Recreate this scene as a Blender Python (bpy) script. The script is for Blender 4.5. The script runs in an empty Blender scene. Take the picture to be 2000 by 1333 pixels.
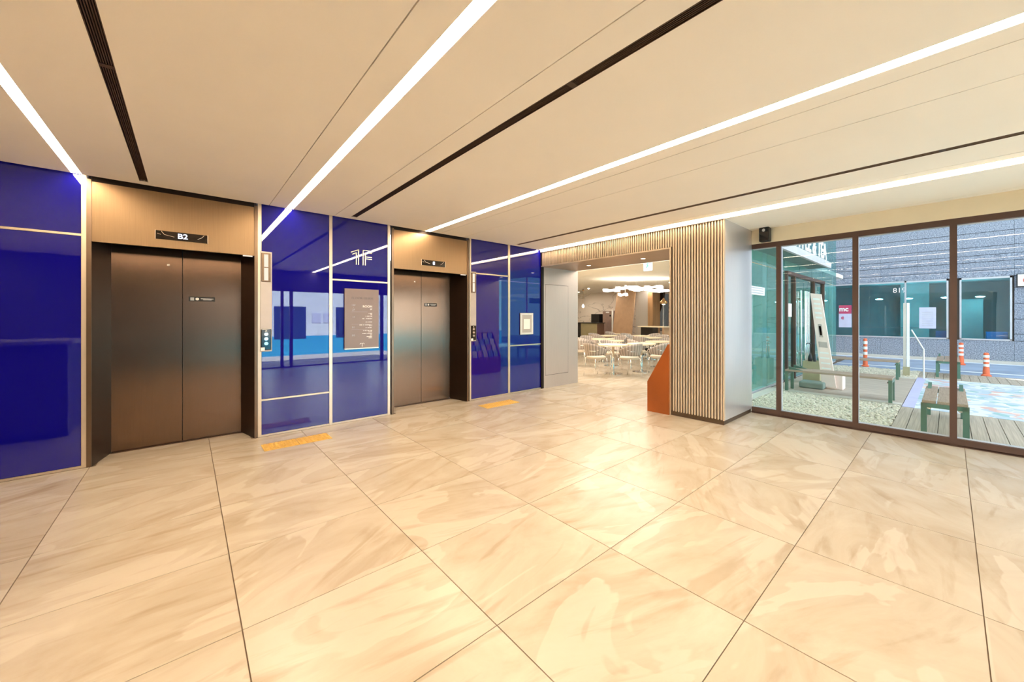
import bpy, bmesh, math, random
from mathutils import Vector, Matrix
random.seed(7)
scene = bpy.context.scene
C = scene.collection
R = math.radians

# ---------------------------------------------------------------- camera, world, exposure
H = 1.4                      # eye height
cam = bpy.data.cameras.new('camera'); cam.sensor_fit = 'HORIZONTAL'; cam.sensor_width = 36
cam.lens = 743.67 / 2000 * 36
cam.shift_x = (1000 - 1140.0) / 2000
cam.shift_y = -(666.5 - 620.84) / 2000
cam.clip_start = 0.05; cam.clip_end = 200
camo = bpy.data.objects.new('camera', cam); C.objects.link(camo)
camo.location = (0, 0, H); camo.rotation_euler = (R(90), 0, -0.8052)
scene.camera = camo
scene.view_settings.view_transform = 'Standard'; scene.view_settings.look = 'None'
scene.view_settings.gamma = 1; scene.view_settings.use_curve_mapping = False
scene.view_settings.exposure = 0.29
world = bpy.data.worlds.new('overcast_sky'); scene.world = world; world.use_nodes = True
bg = world.node_tree.nodes['Background']; bg.inputs[0].default_value = (0.84, 0.90, 1.0, 1); bg.inputs[1].default_value = 1.9
sun = bpy.data.lights.new('sun', 'SUN'); sun.energy = 28.0; sun.angle = R(0.6); sun.color = (1.0, 0.96, 0.90)
suno = bpy.data.objects.new('sun', sun); C.objects.link(suno); suno.rotation_euler = Vector((-0.30, -0.80, -0.95)).to_track_quat('-Z', 'Y').to_euler(); suno.location = (3, 8, 14)
LED = 49.0                   # radiance of the linear ceiling lights
CAFE = 8.5                  # radiance of the fill panels added to brighten the cafe

# ---------------------------------------------------------------- materials
MT = {}
def nd(nt, t, **kw):
    n = nt.nodes.new(t)
    for k, v in kw.items(): setattr(n, k, v)
    return n
def pbr(name, col, rough=0.5, metal=0.0, spec=0.5, vary=0.06, nscale=6.0, bump=0.0, bscale=60.0, ior=None, stretch=None, coat=0.0):
    m = bpy.data.materials.new(name); m.use_nodes = True; nt = m.node_tree
    b = nt.nodes['Principled BSDF']
    b.inputs['Roughness'].default_value = rough; b.inputs['Metallic'].default_value = metal
    b.inputs['Specular IOR Level'].default_value = spec; b.inputs['Coat Weight'].default_value = coat
    if ior: b.inputs['IOR'].default_value = ior
    tc = nd(nt, 'ShaderNodeTexCoord'); mp = nd(nt, 'ShaderNodeMapping')
    nt.links.new(tc.outputs['Object'], mp.inputs[0])
    if stretch: mp.inputs['Scale'].default_value = stretch
    nz = nd(nt, 'ShaderNodeTexNoise'); nz.inputs['Scale'].default_value = nscale; nz.inputs['Detail'].default_value = 4
    nt.links.new(mp.outputs[0], nz.inputs['Vector'])
    rp = nd(nt, 'ShaderNodeValToRGB')
    a, c = 1 - vary, 1 + vary
    rp.color_ramp.elements[0].position = 0.3; rp.color_ramp.elements[1].position = 0.7
    rp.color_ramp.elements[0].color = [min(1, x * a) for x in col] + [1]; rp.color_ramp.elements[1].color = [min(1, x * c) for x in col] + [1]
    nt.links.new(nz.outputs['Fac'], rp.inputs[0]); nt.links.new(rp.outputs[0], b.inputs['Base Color'])
    if bump:
        n2 = nd(nt, 'ShaderNodeTexNoise'); n2.inputs['Scale'].default_value = bscale; n2.inputs['Detail'].default_value = 3
        nt.links.new(mp.outputs[0], n2.inputs['Vector'])
        bp = nd(nt, 'ShaderNodeBump'); bp.inputs['Strength'].default_value = bump; bp.inputs['Distance'].default_value = 0.01
        nt.links.new(n2.outputs['Fac'], bp.inputs['Height']); nt.links.new(bp.outputs[0], b.inputs['Normal'])
    MT[name] = m; return m
def brushed(name, col, rough, aniso, vary=0.05):
    m = pbr(name, col, rough, 1.0, vary=vary, nscale=3.0, stretch=(60, 60, 1.2)); nt = m.node_tree; b = nt.nodes['Principled BSDF']
    b.inputs['Anisotropic'].default_value = aniso
    g = nd(nt, 'ShaderNodeNewGeometry'); cr = nd(nt, 'ShaderNodeVectorMath', operation='CROSS_PRODUCT'); cr.inputs[1].default_value = (0, 0, 1)
    nt.links.new(g.outputs['Normal'], cr.inputs[0]); nt.links.new(cr.outputs[0], b.inputs['Tangent'])
    return m
def emit(name, col, strength):
    m = bpy.data.materials.new(name); m.use_nodes = True; nt = m.node_tree; nt.nodes.clear()
    e = nd(nt, 'ShaderNodeEmission'); e.inputs[0].default_value = (*col, 1); e.inputs[1].default_value = strength
    o = nd(nt, 'ShaderNodeOutputMaterial'); nt.links.new(e.outputs[0], o.inputs[0]); MT[name] = m; return m
def glass(name, tint, ior=1.5, rough=0.0, haze=0.0, hazecol=(0.2, 0.5, 0.5)):
    # pane seen as reflection over a tinted clear sheet; rear faces only tint
    m = bpy.data.materials.new(name); m.use_nodes = True; nt = m.node_tree; nt.nodes.clear()
    tr = nd(nt, 'ShaderNodeBsdfTransparent'); tr.inputs[0].default_value = (*tint, 1)
    gl = nd(nt, 'ShaderNodeBsdfGlossy'); gl.inputs['Roughness'].default_value = rough; gl.inputs[0].default_value = (1, 1, 1, 1)
    fr = nd(nt, 'ShaderNodeFresnel'); fr.inputs[0].default_value = ior
    g = nd(nt, 'ShaderNodeNewGeometry'); sub = nd(nt, 'ShaderNodeMath', operation='SUBTRACT'); sub.inputs[0].default_value = 1
    mul = nd(nt, 'ShaderNodeMath', operation='MULTIPLY')
    nt.links.new(g.outputs['Backfacing'], sub.inputs[1]); nt.links.new(fr.outputs[0], mul.inputs[0]); nt.links.new(sub.outputs[0], mul.inputs[1])
    base = tr
    if haze:
        df = nd(nt, 'ShaderNodeBsdfDiffuse'); df.inputs[0].default_value = (*hazecol, 1)
        m0 = nd(nt, 'ShaderNodeMixShader'); m0.inputs[0].default_value = haze
        nt.links.new(tr.outputs[0], m0.inputs[1]); nt.links.new(df.outputs[0], m0.inputs[2]); base = m0
    mx = nd(nt, 'ShaderNodeMixShader')
    nt.links.new(mul.outputs[0], mx.inputs[0]); nt.links.new(base.outputs[0], mx.inputs[1]); nt.links.new(gl.outputs[0], mx.inputs[2])
    o = nd(nt, 'ShaderNodeOutputMaterial'); nt.links.new(mx.outputs[0], o.inputs[0]); MT[name] = m; return m

def marble_floor():
    m = bpy.data.materials.new('floor_marble'); m.use_nodes = True; nt = m.node_tree; b = nt.nodes['Principled BSDF']; L = nt.links.new
    g = nd(nt, 'ShaderNodeNewGeometry'); oi = nd(nt, 'ShaderNodeObjectInfo')
    off = nd(nt, 'ShaderNodeMath', operation='MULTIPLY'); off.inputs[1].default_value = 37.0; L(oi.outputs['Random'], off.inputs[0])
    ad = nd(nt, 'ShaderNodeVectorMath', operation='ADD'); L(g.outputs['Position'], ad.inputs[0])
    cb = nd(nt, 'ShaderNodeCombineXYZ'); L(off.outputs[0], cb.inputs[0]); L(off.outputs[0], cb.inputs[1]); L(off.outputs[0], cb.inputs[2]); L(cb.outputs[0], ad.inputs[1])
    mp = nd(nt, 'ShaderNodeMapping'); mp.inputs['Rotation'].default_value = (0, 0, R(-14)); mp.inputs['Scale'].default_value = (0.75, 1.35, 1)
    an = nd(nt, 'ShaderNodeMath', operation='MULTIPLY_ADD'); an.inputs[1].default_value = 1.3; an.inputs[2].default_value = -0.75; L(oi.outputs['Random'], an.inputs[0])
    vr = nd(nt, 'ShaderNodeVectorRotate', rotation_type='Z_AXIS'); L(ad.outputs[0], vr.inputs['Vector']); L(an.outputs[0], vr.inputs['Angle']); L(vr.outputs[0], mp.inputs[0])
    n1 = nd(nt, 'ShaderNodeTexNoise'); n1.inputs['Scale'].default_value = 1.9; n1.inputs['Detail'].default_value = 9; n1.inputs['Roughness'].default_value = 0.62; n1.inputs['Distortion'].default_value = 0.9; L(mp.outputs[0], n1.inputs['Vector'])
    r1 = nd(nt, 'ShaderNodeValToRGB'); e = r1.color_ramp.elements
    e[0].position = 0.28; e[0].color = (0.375, 0.305, 0.225, 1); e[1].position = 0.74; e[1].color = (0.505, 0.445, 0.365, 1)
    k = e.new(0.44); k.color = (0.435, 0.368, 0.285, 1); k = e.new(0.56); k.color = (0.465, 0.402, 0.32, 1)
    L(n1.outputs['Fac'], r1.inputs[0])
    # pale clouded patches with a fairly clear edge
    n2 = nd(nt, 'ShaderNodeTexNoise'); n2.inputs['Scale'].default_value = 1.25; n2.inputs['Detail'].default_value = 3; n2.inputs['Distortion'].default_value = 1.6; L(mp.outputs[0], n2.inputs['Vector'])
    r2 = nd(nt, 'ShaderNodeValToRGB'); r2.color_ramp.elements[0].position = 0.545; r2.color_ramp.elements[1].position = 0.565
    r2.color_ramp.elements[1].color = (0.5, 0.5, 0.5, 1); L(n2.outputs['Fac'], r2.inputs[0])
    mx = nd(nt, 'ShaderNodeMix', data_type='RGBA'); L(r2.outputs[0], mx.inputs['Factor']); L(r1.outputs[0], mx.inputs['A']); mx.inputs['B'].default_value = (0.545, 0.485, 0.405, 1)
    # thin darker streaks
    mp2 = nd(nt, 'ShaderNodeMapping'); mp2.inputs['Rotation'].default_value = (0, 0, R(-20)); mp2.inputs['Scale'].default_value = (0.9, 5, 1); L(vr.outputs[0], mp2.inputs[0])
    n3 = nd(nt, 'ShaderNodeTexNoise'); n3.inputs['Scale'].default_value = 2.2; n3.inputs['Detail'].default_value = 8; n3.inputs['Distortion'].default_value = 0.5; L(mp2.outputs[0], n3.inputs['Vector'])
    r3 = nd(nt, 'ShaderNodeValToRGB'); r3.color_ramp.elements[0].position = 0.30; r3.color_ramp.elements[0].color = (0.86, 0.82, 0.77, 1); r3.color_ramp.elements[1].position = 0.44; r3.color_ramp.elements[1].color = (1, 1, 1, 1); L(n3.outputs['Fac'], r3.inputs[0])
    mu = nd(nt, 'ShaderNodeMix', data_type='RGBA', blend_type='MULTIPLY'); mu.inputs['Factor'].default_value = 1
    L(mx.outputs['Result'], mu.inputs['A']); L(r3.outputs[0], mu.inputs['B']); L(mu.outputs['Result'], b.inputs['Base Color'])
    b.inputs['Roughness'].default_value = 0.27; b.inputs['Specular IOR Level'].default_value = 0.5
    MT['floor_marble'] = m
marble_floor()
pbr('grout', (0.16, 0.11, 0.07), 0.9)
pbr('ceiling_paint', (0.945, 0.89, 0.79), 0.8, vary=0.015, nscale=1.5)
pbr('groove', (0.50, 0.42, 0.32), 0.9)
pbr('diffuser_dark', (0.050, 0.026, 0.012), 0.6)
pbr('diffuser_brown', (0.16, 0.10, 0.06), 0.6)
emit('led_strip', (1.0, 0.79, 0.55), LED)
emit('cafe_fill', (1.0, 0.86, 0.70), CAFE)
emit('cafe_spot', (1.0, 0.86, 0.70), 750.0)
emit('shop_lamp', (0.95, 1.0, 1.0), 30.0)
emit('downlight_led', (1.0, 0.85, 0.65), 18.0)
bl = pbr('blue_glass', (0.004, 0.003, 0.19), 0.012, spec=0.5, vary=0.04, nscale=0.6, ior=1.85)
bl.node_tree.nodes['Principled BSDF'].inputs['Specular Tint'].default_value = (0.82, 0.88, 1.0, 1)
pbr('champagne_metal', (0.72, 0.60, 0.46), 0.35, 0.75, vary=0.04)
brushed('bronze_steel', (0.225, 0.145, 0.10), 0.22, 0.85)
brushed('bronze_header', (0.30, 0.20, 0.115), 0.34, 0.6)
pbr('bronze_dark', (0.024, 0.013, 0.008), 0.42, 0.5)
pbr('bronze_trim', (0.20, 0.135, 0.09), 0.3, 0.9)
brushed('silver_steel', (0.70, 0.67, 0.66), 0.36, 0.5, vary=0.03)
MT['silver_steel'].node_tree.nodes['Principled BSDF'].inputs['Metallic'].default_value = 0.8
brushed('jamb_steel', (0.56, 0.475, 0.44), 0.45, 0.3, vary=0.03)
MT['jamb_steel'].node_tree.nodes['Principled BSDF'].inputs['Metallic'].default_value = 0.45
pbr('slat_metal', (0.72, 0.59, 0.44), 0.34, 0.5, vary=0.05)
pbr('slat_back', (0.045, 0.028, 0.016), 0.7)
pbr('soffit_bronze', (0.42, 0.27, 0.16), 0.3, 0.6, vary=0.12, nscale=2.0)
pbr('plinth_metal', (0.13, 0.09, 0.06), 0.35, 0.7)
pbr('frame_brown', (0.085, 0.046, 0.035), 0.45, 0.2)
pbr('frame_light', (0.55, 0.55, 0.58), 0.4, 0.3)
pbr('wall_cream', (0.80, 0.70, 0.51), 0.8, vary=0.02)
pbr('wall_dark', (0.06, 0.045, 0.05), 0.6)
glass('clear_glass', (0.93, 0.985, 0.985), 1.5)
glass('teal_glass', (0.54, 0.81, 0.81), 1.6, haze=0.19, hazecol=(0.09, 0.40, 0.40))
glass('shop_glass', (0.48, 0.80, 0.85), 1.5)
pbr('black_plastic', (0.012, 0.010, 0.010), 0.35)
pbr('black_gloss', (0.012, 0.008, 0.006), 0.08)
pbr('white_plastic', (0.85, 0.83, 0.80), 0.4)
pbr('plate_cream', (0.50, 0.44, 0.40), 0.35, 0.3)
emit('lamp_cream', (1.0, 0.85, 0.68), 0.9)
emit('display_white', (0.80, 0.84, 1.0), 1.6)
pbr('display_line', (0.80, 0.70, 0.58), 0.3, 0.6)
pbr('chrome', (0.80, 0.80, 0.80), 0.12, 1.0)
pbr('sign_rose', (0.22, 0.155, 0.13), 0.35, 0.45, vary=0.03)
pbr('sign_dark_letter', (0.17, 0.13, 0.11), 0.4, 0.5)
pbr('sign_white', (0.90, 0.88, 0.85), 0.5)
pbr('sign_grey', (0.45, 0.46, 0.48), 0.5)
pbr('brass_light', (0.92, 0.86, 0.74), 0.25, 0.6)
pbr('paper_warm', (0.95, 0.92, 0.86), 0.8)
pbr('frame_silver', (0.72, 0.71, 0.69), 0.4, 0.2)
pbr('tactile_yellow', (0.62, 0.37, 0.075), 0.5)
pbr('orange_panel', (0.32, 0.078, 0.008), 0.42, vary=0.14, nscale=2.0)
pbr('rack_dark', (0.10, 0.05, 0.03), 0.5)
for i, c in enumerate([(0.75, 0.72, 0.66), (0.20, 0.32, 0.55), (0.62, 0.25, 0.18), (0.25, 0.42, 0.30), (0.80, 0.68, 0.35)]): pbr('leaflet_%d' % i, c, 0.45)
# cafe
def marble_wall():
    m = pbr('marble_wall', (0.83, 0.74, 0.66), 0.3); nt = m.node_tree; b = nt.nodes['Principled BSDF']; L = nt.links.new
    g = nd(nt, 'ShaderNodeNewGeometry'); mp = nd(nt, 'ShaderNodeMapping'); mp.inputs['Rotation'].default_value = (R(35), 0, 0); mp.inputs['Scale'].default_value = (1, 0.5, 1.5); L(g.outputs['Position'], mp.inputs[0])
    n = nd(nt, 'ShaderNodeTexNoise'); n.inputs['Scale'].default_value = 0.9; n.inputs['Detail'].default_value = 7; n.inputs['Distortion'].default_value = 1.2; L(mp.outputs[0], n.inputs['Vector'])
    r = nd(nt, 'ShaderNodeValToRGB'); e = r.color_ramp.elements; e[0].position = 0.485; e[0].color = (0.84, 0.75, 0.67, 1); e[1].position = 0.515; e[1].color = (0.84, 0.75, 0.67, 1); k = e.new(0.5); k.color = (0.42, 0.36, 0.32, 1)
    L(n.outputs['Fac'], r.inputs[0]); L(r.outputs[0], b.inputs['Base Color'])
marble_wall()
pbr('table_top', (0.82, 0.70, 0.52), 0.35)
pbr('chair_seat', (0.60, 0.52, 0.42), 0.6)
def stripes(name, c1, c2, sc):
    m = pbr(name, c1, 0.6); nt = m.node_tree; b = nt.nodes['Principled BSDF']; L = nt.links.new
    tc = nd(nt, 'ShaderNodeTexCoord'); sp = nd(nt, 'ShaderNodeSeparateXYZ'); L(tc.outputs['Object'], sp.inputs[0])
    at = nd(nt, 'ShaderNodeMath', operation='ARCTAN2'); L(sp.outputs[1], at.inputs[0]); L(sp.outputs[0], at.inputs[1])
    mu = nd(nt, 'ShaderNodeMath', operation='MULTIPLY'); mu.inputs[1].default_value = sc; L(at.outputs[0], mu.inputs[0])
    sn = nd(nt, 'ShaderNodeMath', operation='SINE'); L(mu.outputs[0], sn.inputs[0])
    r = nd(nt, 'ShaderNodeValToRGB'); r.color_ramp.elements[0].position = 0.0; r.color_ramp.elements[0].color = (*c1, 1); r.color_ramp.elements[1].position = 0.6; r.color_ramp.elements[1].color = (*c2, 1)
    L(sn.outputs[0], r.inputs[0]); L(r.outputs[0], b.inputs['Base Color'])
stripes('chair_back', (0.30, 0.255, 0.235), (0.48, 0.42, 0.375), 26.0)
pbr('panel_tan', (0.48, 0.31, 0.19), 0.6)
pbr('wood_brown', (0.30, 0.17, 0.08), 0.5, stretch=(1, 1, 0.1), nscale=12, vary=0.2)
pbr('curtain_brown', (0.065, 0.030, 0.014), 0.85)
pbr('fridge_steel', (0.46, 0.34, 0.31), 0.35, 0.7)
pbr('display_glassy', (0.42, 0.36, 0.22), 0.15, 0.3)
emit('cloud_lamp', (1.0, 0.90, 0.75), 6.0)
pbr('cloud_fabric', (0.85, 0.82, 0.74), 0.7)
emit('exit_white', (0.80, 1.0, 0.97), 1.3)
pbr('exit_green', (0.08, 0.45, 0.32), 0.5)
pbr('copper', (0.45, 0.28, 0.13), 0.3, 0.8)
emit('bulb', (1.0, 0.80, 0.55), 6.0)
# outdoors
def granite():
    m = pbr('granite', (0.42, 0.46, 0.53), 0.7); nt = m.node_tree; b = nt.nodes['Principled BSDF']; L = nt.links.new
    g = nd(nt, 'ShaderNodeNewGeometry'); n = nd(nt, 'ShaderNodeTexNoise'); n.inputs['Scale'].default_value = 34; n.inputs['Detail'].default_value = 3; n.inputs['Roughness'].default_value = 0.7; L(g.outputs['Position'], n.inputs['Vector'])
    r = nd(nt, 'ShaderNodeValToRGB'); e = r.color_ramp.elements; e[0].position = 0.36; e[0].color = (0.09, 0.115, 0.16, 1); e[1].position = 0.64; e[1].color = (0.44, 0.48, 0.57, 1)
    L(n.outputs['Fac'], r.inputs[0]); L(r.outputs[0], b.inputs['Base Color'])
granite()
def mosaic():
    m = pbr('mosaic', (0.5, 0.5, 0.5), 0.6); nt = m.node_tree; b = nt.nodes['Principled BSDF']; L = nt.links.new
    g = nd(nt, 'ShaderNodeNewGeometry'); v = nd(nt, 'ShaderNodeTexVoronoi'); v.inputs['Scale'].default_value = 5.5; L(g.outputs['Position'], v.inputs['Vector'])
    sp = nd(nt, 'ShaderNodeSeparateColor'); L(v.outputs['Color'], sp.inputs[0])
    n = nd(nt, 'ShaderNodeTexNoise'); n.inputs['Scale'].default_value = 0.8; L(g.outputs['Position'], n.inputs['Vector'])
    ad = nd(nt, 'ShaderNodeMath', operation='MULTIPLY_ADD'); ad.inputs[1].default_value = 0.55; L(sp.outputs[0], ad.inputs[0]); 
    ms = nd(nt, 'ShaderNodeMath', operation='MULTIPLY_ADD'); ms.inputs[1].default_value = 1.6; ms.inputs[2].default_value = -0.55; L(n.outputs['Fac'], ms.inputs[0]); L(ms.outputs[0], ad.inputs[2])
    r = nd(nt, 'ShaderNodeValToRGB'); r.color_ramp.interpolation = 'CONSTANT'; e = r.color_ramp.elements
    e[0].position = 0; e[0].color = (0.56, 0.60, 0.65, 1); e[1].position = 0.2; e[1].color = (0.72, 0.76, 0.74, 1)
    for p, c in [(0.33, (0.44, 0.53, 0.62)), (0.45, (0.30, 0.48, 0.50)), (0.52, (0.74, 0.74, 0.68)), (0.62, (0.52, 0.58, 0.68)), (0.75, (0.68, 0.42, 0.38)), (0.88, (0.80, 0.58, 0.52))]:
        k = e.new(p); k.color = (*c, 1)
    L(ad.outputs[0], r.inputs[0]); L(r.outputs[0], b.inputs['Base Color'])
mosaic()
pbr('pebble', (0.62, 0.56, 0.45), 0.7, vary=0.40, nscale=30)
pbr('pebble_bed', (0.16, 0.15, 0.12), 0.9)
pbr('deck_wood', (0.43, 0.36, 0.29), 0.7, stretch=(0.6, 14, 1), nscale=5, vary=0.22)
pbr('deck_cross', (0.44, 0.37, 0.31), 0.7, stretch=(22, 0.7, 1), nscale=2.4, vary=0.30)
pbr('deck_gap', (0.05, 0.045, 0.04), 0.9)
pbr('kerb_stone', (0.58, 0.54, 0.48), 0.7)
pbr('lavender_paint', (0.50, 0.49, 0.74), 0.7)
pbr('asphalt', (0.30, 0.37, 0.50), 0.8, vary=0.2, nscale=1.0)
pbr('road_white', (0.78, 0.80, 0.82), 0.7)
pbr('bench_green', (0.085, 0.19, 0.145), 0.45, 0.3)
pbr('bench_wood', (0.34, 0.25, 0.19), 0.6, stretch=(1, 12, 12), vary=0.2)
pbr('cone_orange', (0.86, 0.16, 0.06), 0.5)
pbr('banner_pink', (0.95, 0.74, 0.66), 0.6, vary=0.08, nscale=3)
pbr('banner_grey', (0.50, 0.42, 0.38), 0.6)
pbr('base_green', (0.20, 0.27, 0.24), 0.6)
pbr('khaki', (0.40, 0.36, 0.22), 0.6)
pbr('umbrella_black', (0.02, 0.025, 0.03), 0.5)
pbr('canopy_grey', (0.50, 0.49, 0.50), 0.5)
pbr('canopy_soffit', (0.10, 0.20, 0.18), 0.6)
pbr('shop_interior', (0.30, 0.46, 0.50), 0.7, vary=0.15, nscale=1)
pbr('shop_pale', (0.55, 0.68, 0.70), 0.7)
pbr('crate_blue', (0.02, 0.33, 0.80), 0.5)
pbr('poster_lilac', (0.62, 0.62, 0.78), 0.6)
pbr('poster_crimson', (0.55, 0.05, 0.14), 0.6)
pbr('logo_red', (0.75, 0.15, 0.10), 0.5)
pbr('hoarding_white', (0.78, 0.80, 0.84), 0.7)
pbr('hoarding_cyan', (0.03, 0.36, 0.60), 0.6)
pbr('dark_window', (0.03, 0.05, 0.09), 0.15)
pbr('desk_dark', (0.09, 0.06, 0.06), 0.5)
pbr('pavement', (0.64, 0.56, 0.46), 0.8)

# ---------------------------------------------------------------- mesh helpers
ORG = {}
def NB(): return bmesh.new()
def box(bm, x0, y0, z0, x1, y1, z1):
    x0, x1 = sorted((x0, x1)); y0, y1 = sorted((y0, y1)); z0, z1 = sorted((z0, z1))
    v = [bm.verts.new(p) for p in ((x0,y0,z0),(x1,y0,z0),(x1,y1,z0),(x0,y1,z0),(x0,y0,z1),(x1,y0,z1),(x1,y1,z1),(x0,y1,z1))]
    for f in ((0,3,2,1),(4,5,6,7),(0,1,5,4),(1,2,6,5),(2,3,7,6),(3,0,4,7)): bm.faces.new([v[i] for i in f])
    return bm
def bx(*a): return box(NB(), *a)
def prism(pts, d):                 # closed polygon (list of 3d points) swept by vector d
    bm = NB(); d = Vector(d); a = [bm.verts.new(p) for p in pts]; b = [bm.verts.new(Vector(p) + d) for p in pts]; n = len(a)
    bm.faces.new(a[::-1]); bm.faces.new(b)
    for i in range(n): bm.faces.new((a[i], a[(i+1) % n], b[(i+1) % n], b[i]))
    bmesh.ops.recalc_face_normals(bm, faces=bm.faces); return bm
def cyl(bm, p, q, r0, r1=None, n=16):
    p = Vector(p); q = Vector(q); r1 = r0 if r1 is None else r1
    d = (q - p).normalized(); u = d.orthogonal().normalized(); w = d.cross(u)
    a = [bm.verts.new(p + r0 * (math.cos(t) * u + math.sin(t) * w)) for t in [2 * math.pi * i / n for i in range(n)]]
    b = [bm.verts.new(q + r1 * (math.cos(t) * u + math.sin(t) * w)) for t in [2 * math.pi * i / n for i in range(n)]]
    bm.faces.new(a[::-1]); bm.faces.new(b)
    for i in range(n): bm.faces.new((a[i], a[(i+1) % n], b[(i+1) % n], b[i]))
    return bm
def tube(bm, pts, r, n=8):
    pts = [Vector(p) for p in pts]; rings = []; u = None
    for i, p in enumerate(pts):
        d = (pts[min(i+1, len(pts)-1)] - pts[max(i-1, 0)]).normalized()
        u = d.orthogonal().normalized() if u is None else (u - d * u.dot(d)).normalized()
        w = d.cross(u)
        rings.append([bm.verts.new(p + r * (math.cos(2*math.pi*k/n) * u + math.sin(2*math.pi*k/n) * w)) for k in range(n)])
    for a, b in zip(rings, rings[1:]):
        for k in range(n): bm.faces.new((a[k], a[(k+1) % n], b[(k+1) % n], b[k]))
    bm.faces.new(rings[0][::-1]); bm.faces.new(rings[-1]); return bm
def lathe(bm, prof, n=24, c=(0, 0, 0)):
    rings = []
    for r, z in prof: rings.append([bm.verts.new((c[0] + max(r, 1e-4) * math.cos(2*math.pi*k/n), c[1] + max(r, 1e-4) * math.sin(2*math.pi*k/n), c[2] + z)) for k in range(n)])
    for a, b in zip(rings, rings[1:]):
        for k in range(n): bm.faces.new((a[k], a[(k+1) % n], b[(k+1) % n], b[k]))
    bm.faces.new(rings[0][::-1]); bm.faces.new(rings[-1]); return bm
def bev(bm, w, s=2):
    bmesh.ops.bevel(bm, geom=list(bm.edges), offset=w, segments=s, profile=0.5, affect='EDGES', clamp_overlap=True); return bm
def base_of(bm):
    xs = [v.co for v in bm.verts]
    return Vector(((min(v.x for v in xs) + max(v.x for v in xs)) / 2, (min(v.y for v in xs) + max(v.y for v in xs)) / 2, min(v.z for v in xs)))
def obj(name, bm, mat, parent=None, local=False, smooth=False):
    if parent is not None: o0 = Vector((0, 0, 0)) if local else ORG[parent]
    else: o0 = base_of(bm)
    if o0.length: bmesh.ops.translate(bm, verts=bm.verts, vec=-o0)
    me = bpy.data.meshes.new(name); bm.to_mesh(me); bm.free()
    me.materials.append(MT[mat])
    if smooth:
        for p in me.polygons: p.use_smooth = True
    o = bpy.data.objects.new(name, me); C.objects.link(o)
    if parent is not None: o.parent = parent; ORG[o] = ORG[parent] if not local else Vector((0, 0, 0))
    else: o.location = o0; ORG[o] = o0
    return o
def tag(o, label, cat, group=None):
    o['label'] = label; o['category'] = cat
    if group: o['group'] = group
    return o
def thing(name, label, cat, loc=(0, 0, 0), rz=0, group=None):
    o = bpy.data.objects.new(name, None); o.empty_display_size = 0.1; C.objects.link(o); o.location = loc; o.rotation_euler = (0, 0, rz)
    ORG[o] = Vector(loc); return tag(o, label, cat, group)
def struct(name, bm, mat, label=None, cat=None):
    o = obj(name, bm, mat); o['kind'] = 'structure'
    o['label'] = label or name.replace('_', ' '); o['category'] = cat or name.split('_')[0]; return o
def dup(root, loc, rz, label=None):
    r = root.copy(); C.objects.link(r); r.location = loc; r.rotation_euler = (0, 0, rz); ORG[r] = Vector(loc)
    if label: r['label'] = label
    for ch in list(root.children):
        c = ch.copy(); C.objects.link(c); c.parent = r
        for g in list(ch.children):
            d = g.copy(); C.objects.link(d); d.parent = c
    return r
def text(s, size, loc, mat, parent, face='-Y', ext=0.001, align='CENTER', name='lettering', sx=1.0, bold=0.0):
    cu = bpy.data.curves.new('t', 'FONT'); cu.body = s; cu.size = size; cu.extrude = ext; cu.align_x = align; cu.align_y = 'CENTER'; cu.offset = bold
    to = bpy.data.objects.new('t', cu); C.objects.link(to); bpy.context.view_layer.update()
    me = bpy.data.meshes.new_from_object(to.evaluated_get(bpy.context.evaluated_depsgraph_get()))
    bpy.data.objects.remove(to); bpy.data.curves.remove(cu)
    rz = {'-Y': 0, '-X': -90}[face]
    me.transform(Matrix.Rotation(R(rz), 4, 'Z') @ Matrix.Rotation(R(90), 4, 'X') @ Matrix.Diagonal((sx, 1, 1, 1)))
    me.materials.clear(); me.materials.append(MT[mat])
    o = bpy.data.objects.new(name, me); C.objects.link(o); o.parent = parent; o.location = Vector(loc) - ORG[parent]; ORG[o] = ORG[parent]; return o

# ---------------------------------------------------------------- the setting: floor
D, W, ZC = 5.818, 5.773, 2.723
YR, XL = -1.75, -5.0
fl = struct('floor', box(bx(XL, YR, -0.10, 4.88, 6.30, -0.006), 4.88, 2.70, -0.10, 16.5, 16.5, -0.006), 'grout', 'polished beige marble tile floor of the lobby and cafe', 'floor')
box_extra = bx(4.88, YR, -0.10, 5.90, 2.70, -0.006); ex = obj('slab_edge', box_extra, 'grout', fl)
TX, TY, TX0, TY0, G = 0.8047, 0.7994, -0.6348, 4.681, 0.0024
full = bx(-TX/2 + G, -TY/2 + G, -0.012, TX/2 - G, TY/2 - G, 0.0)
fme = bpy.data.meshes.new('floor_tile'); full.to_mesh(fme); full.free(); fme.materials.append(MT['floor_marble'])
regions = [(-2.25, YR, 5.80, 5.80), (-0.60, 5.80, 0.51, 6.27), (2.10, 5.80, 3.20, 6.27), (5.80, 2.72, 8.22, 7.88)]
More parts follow.
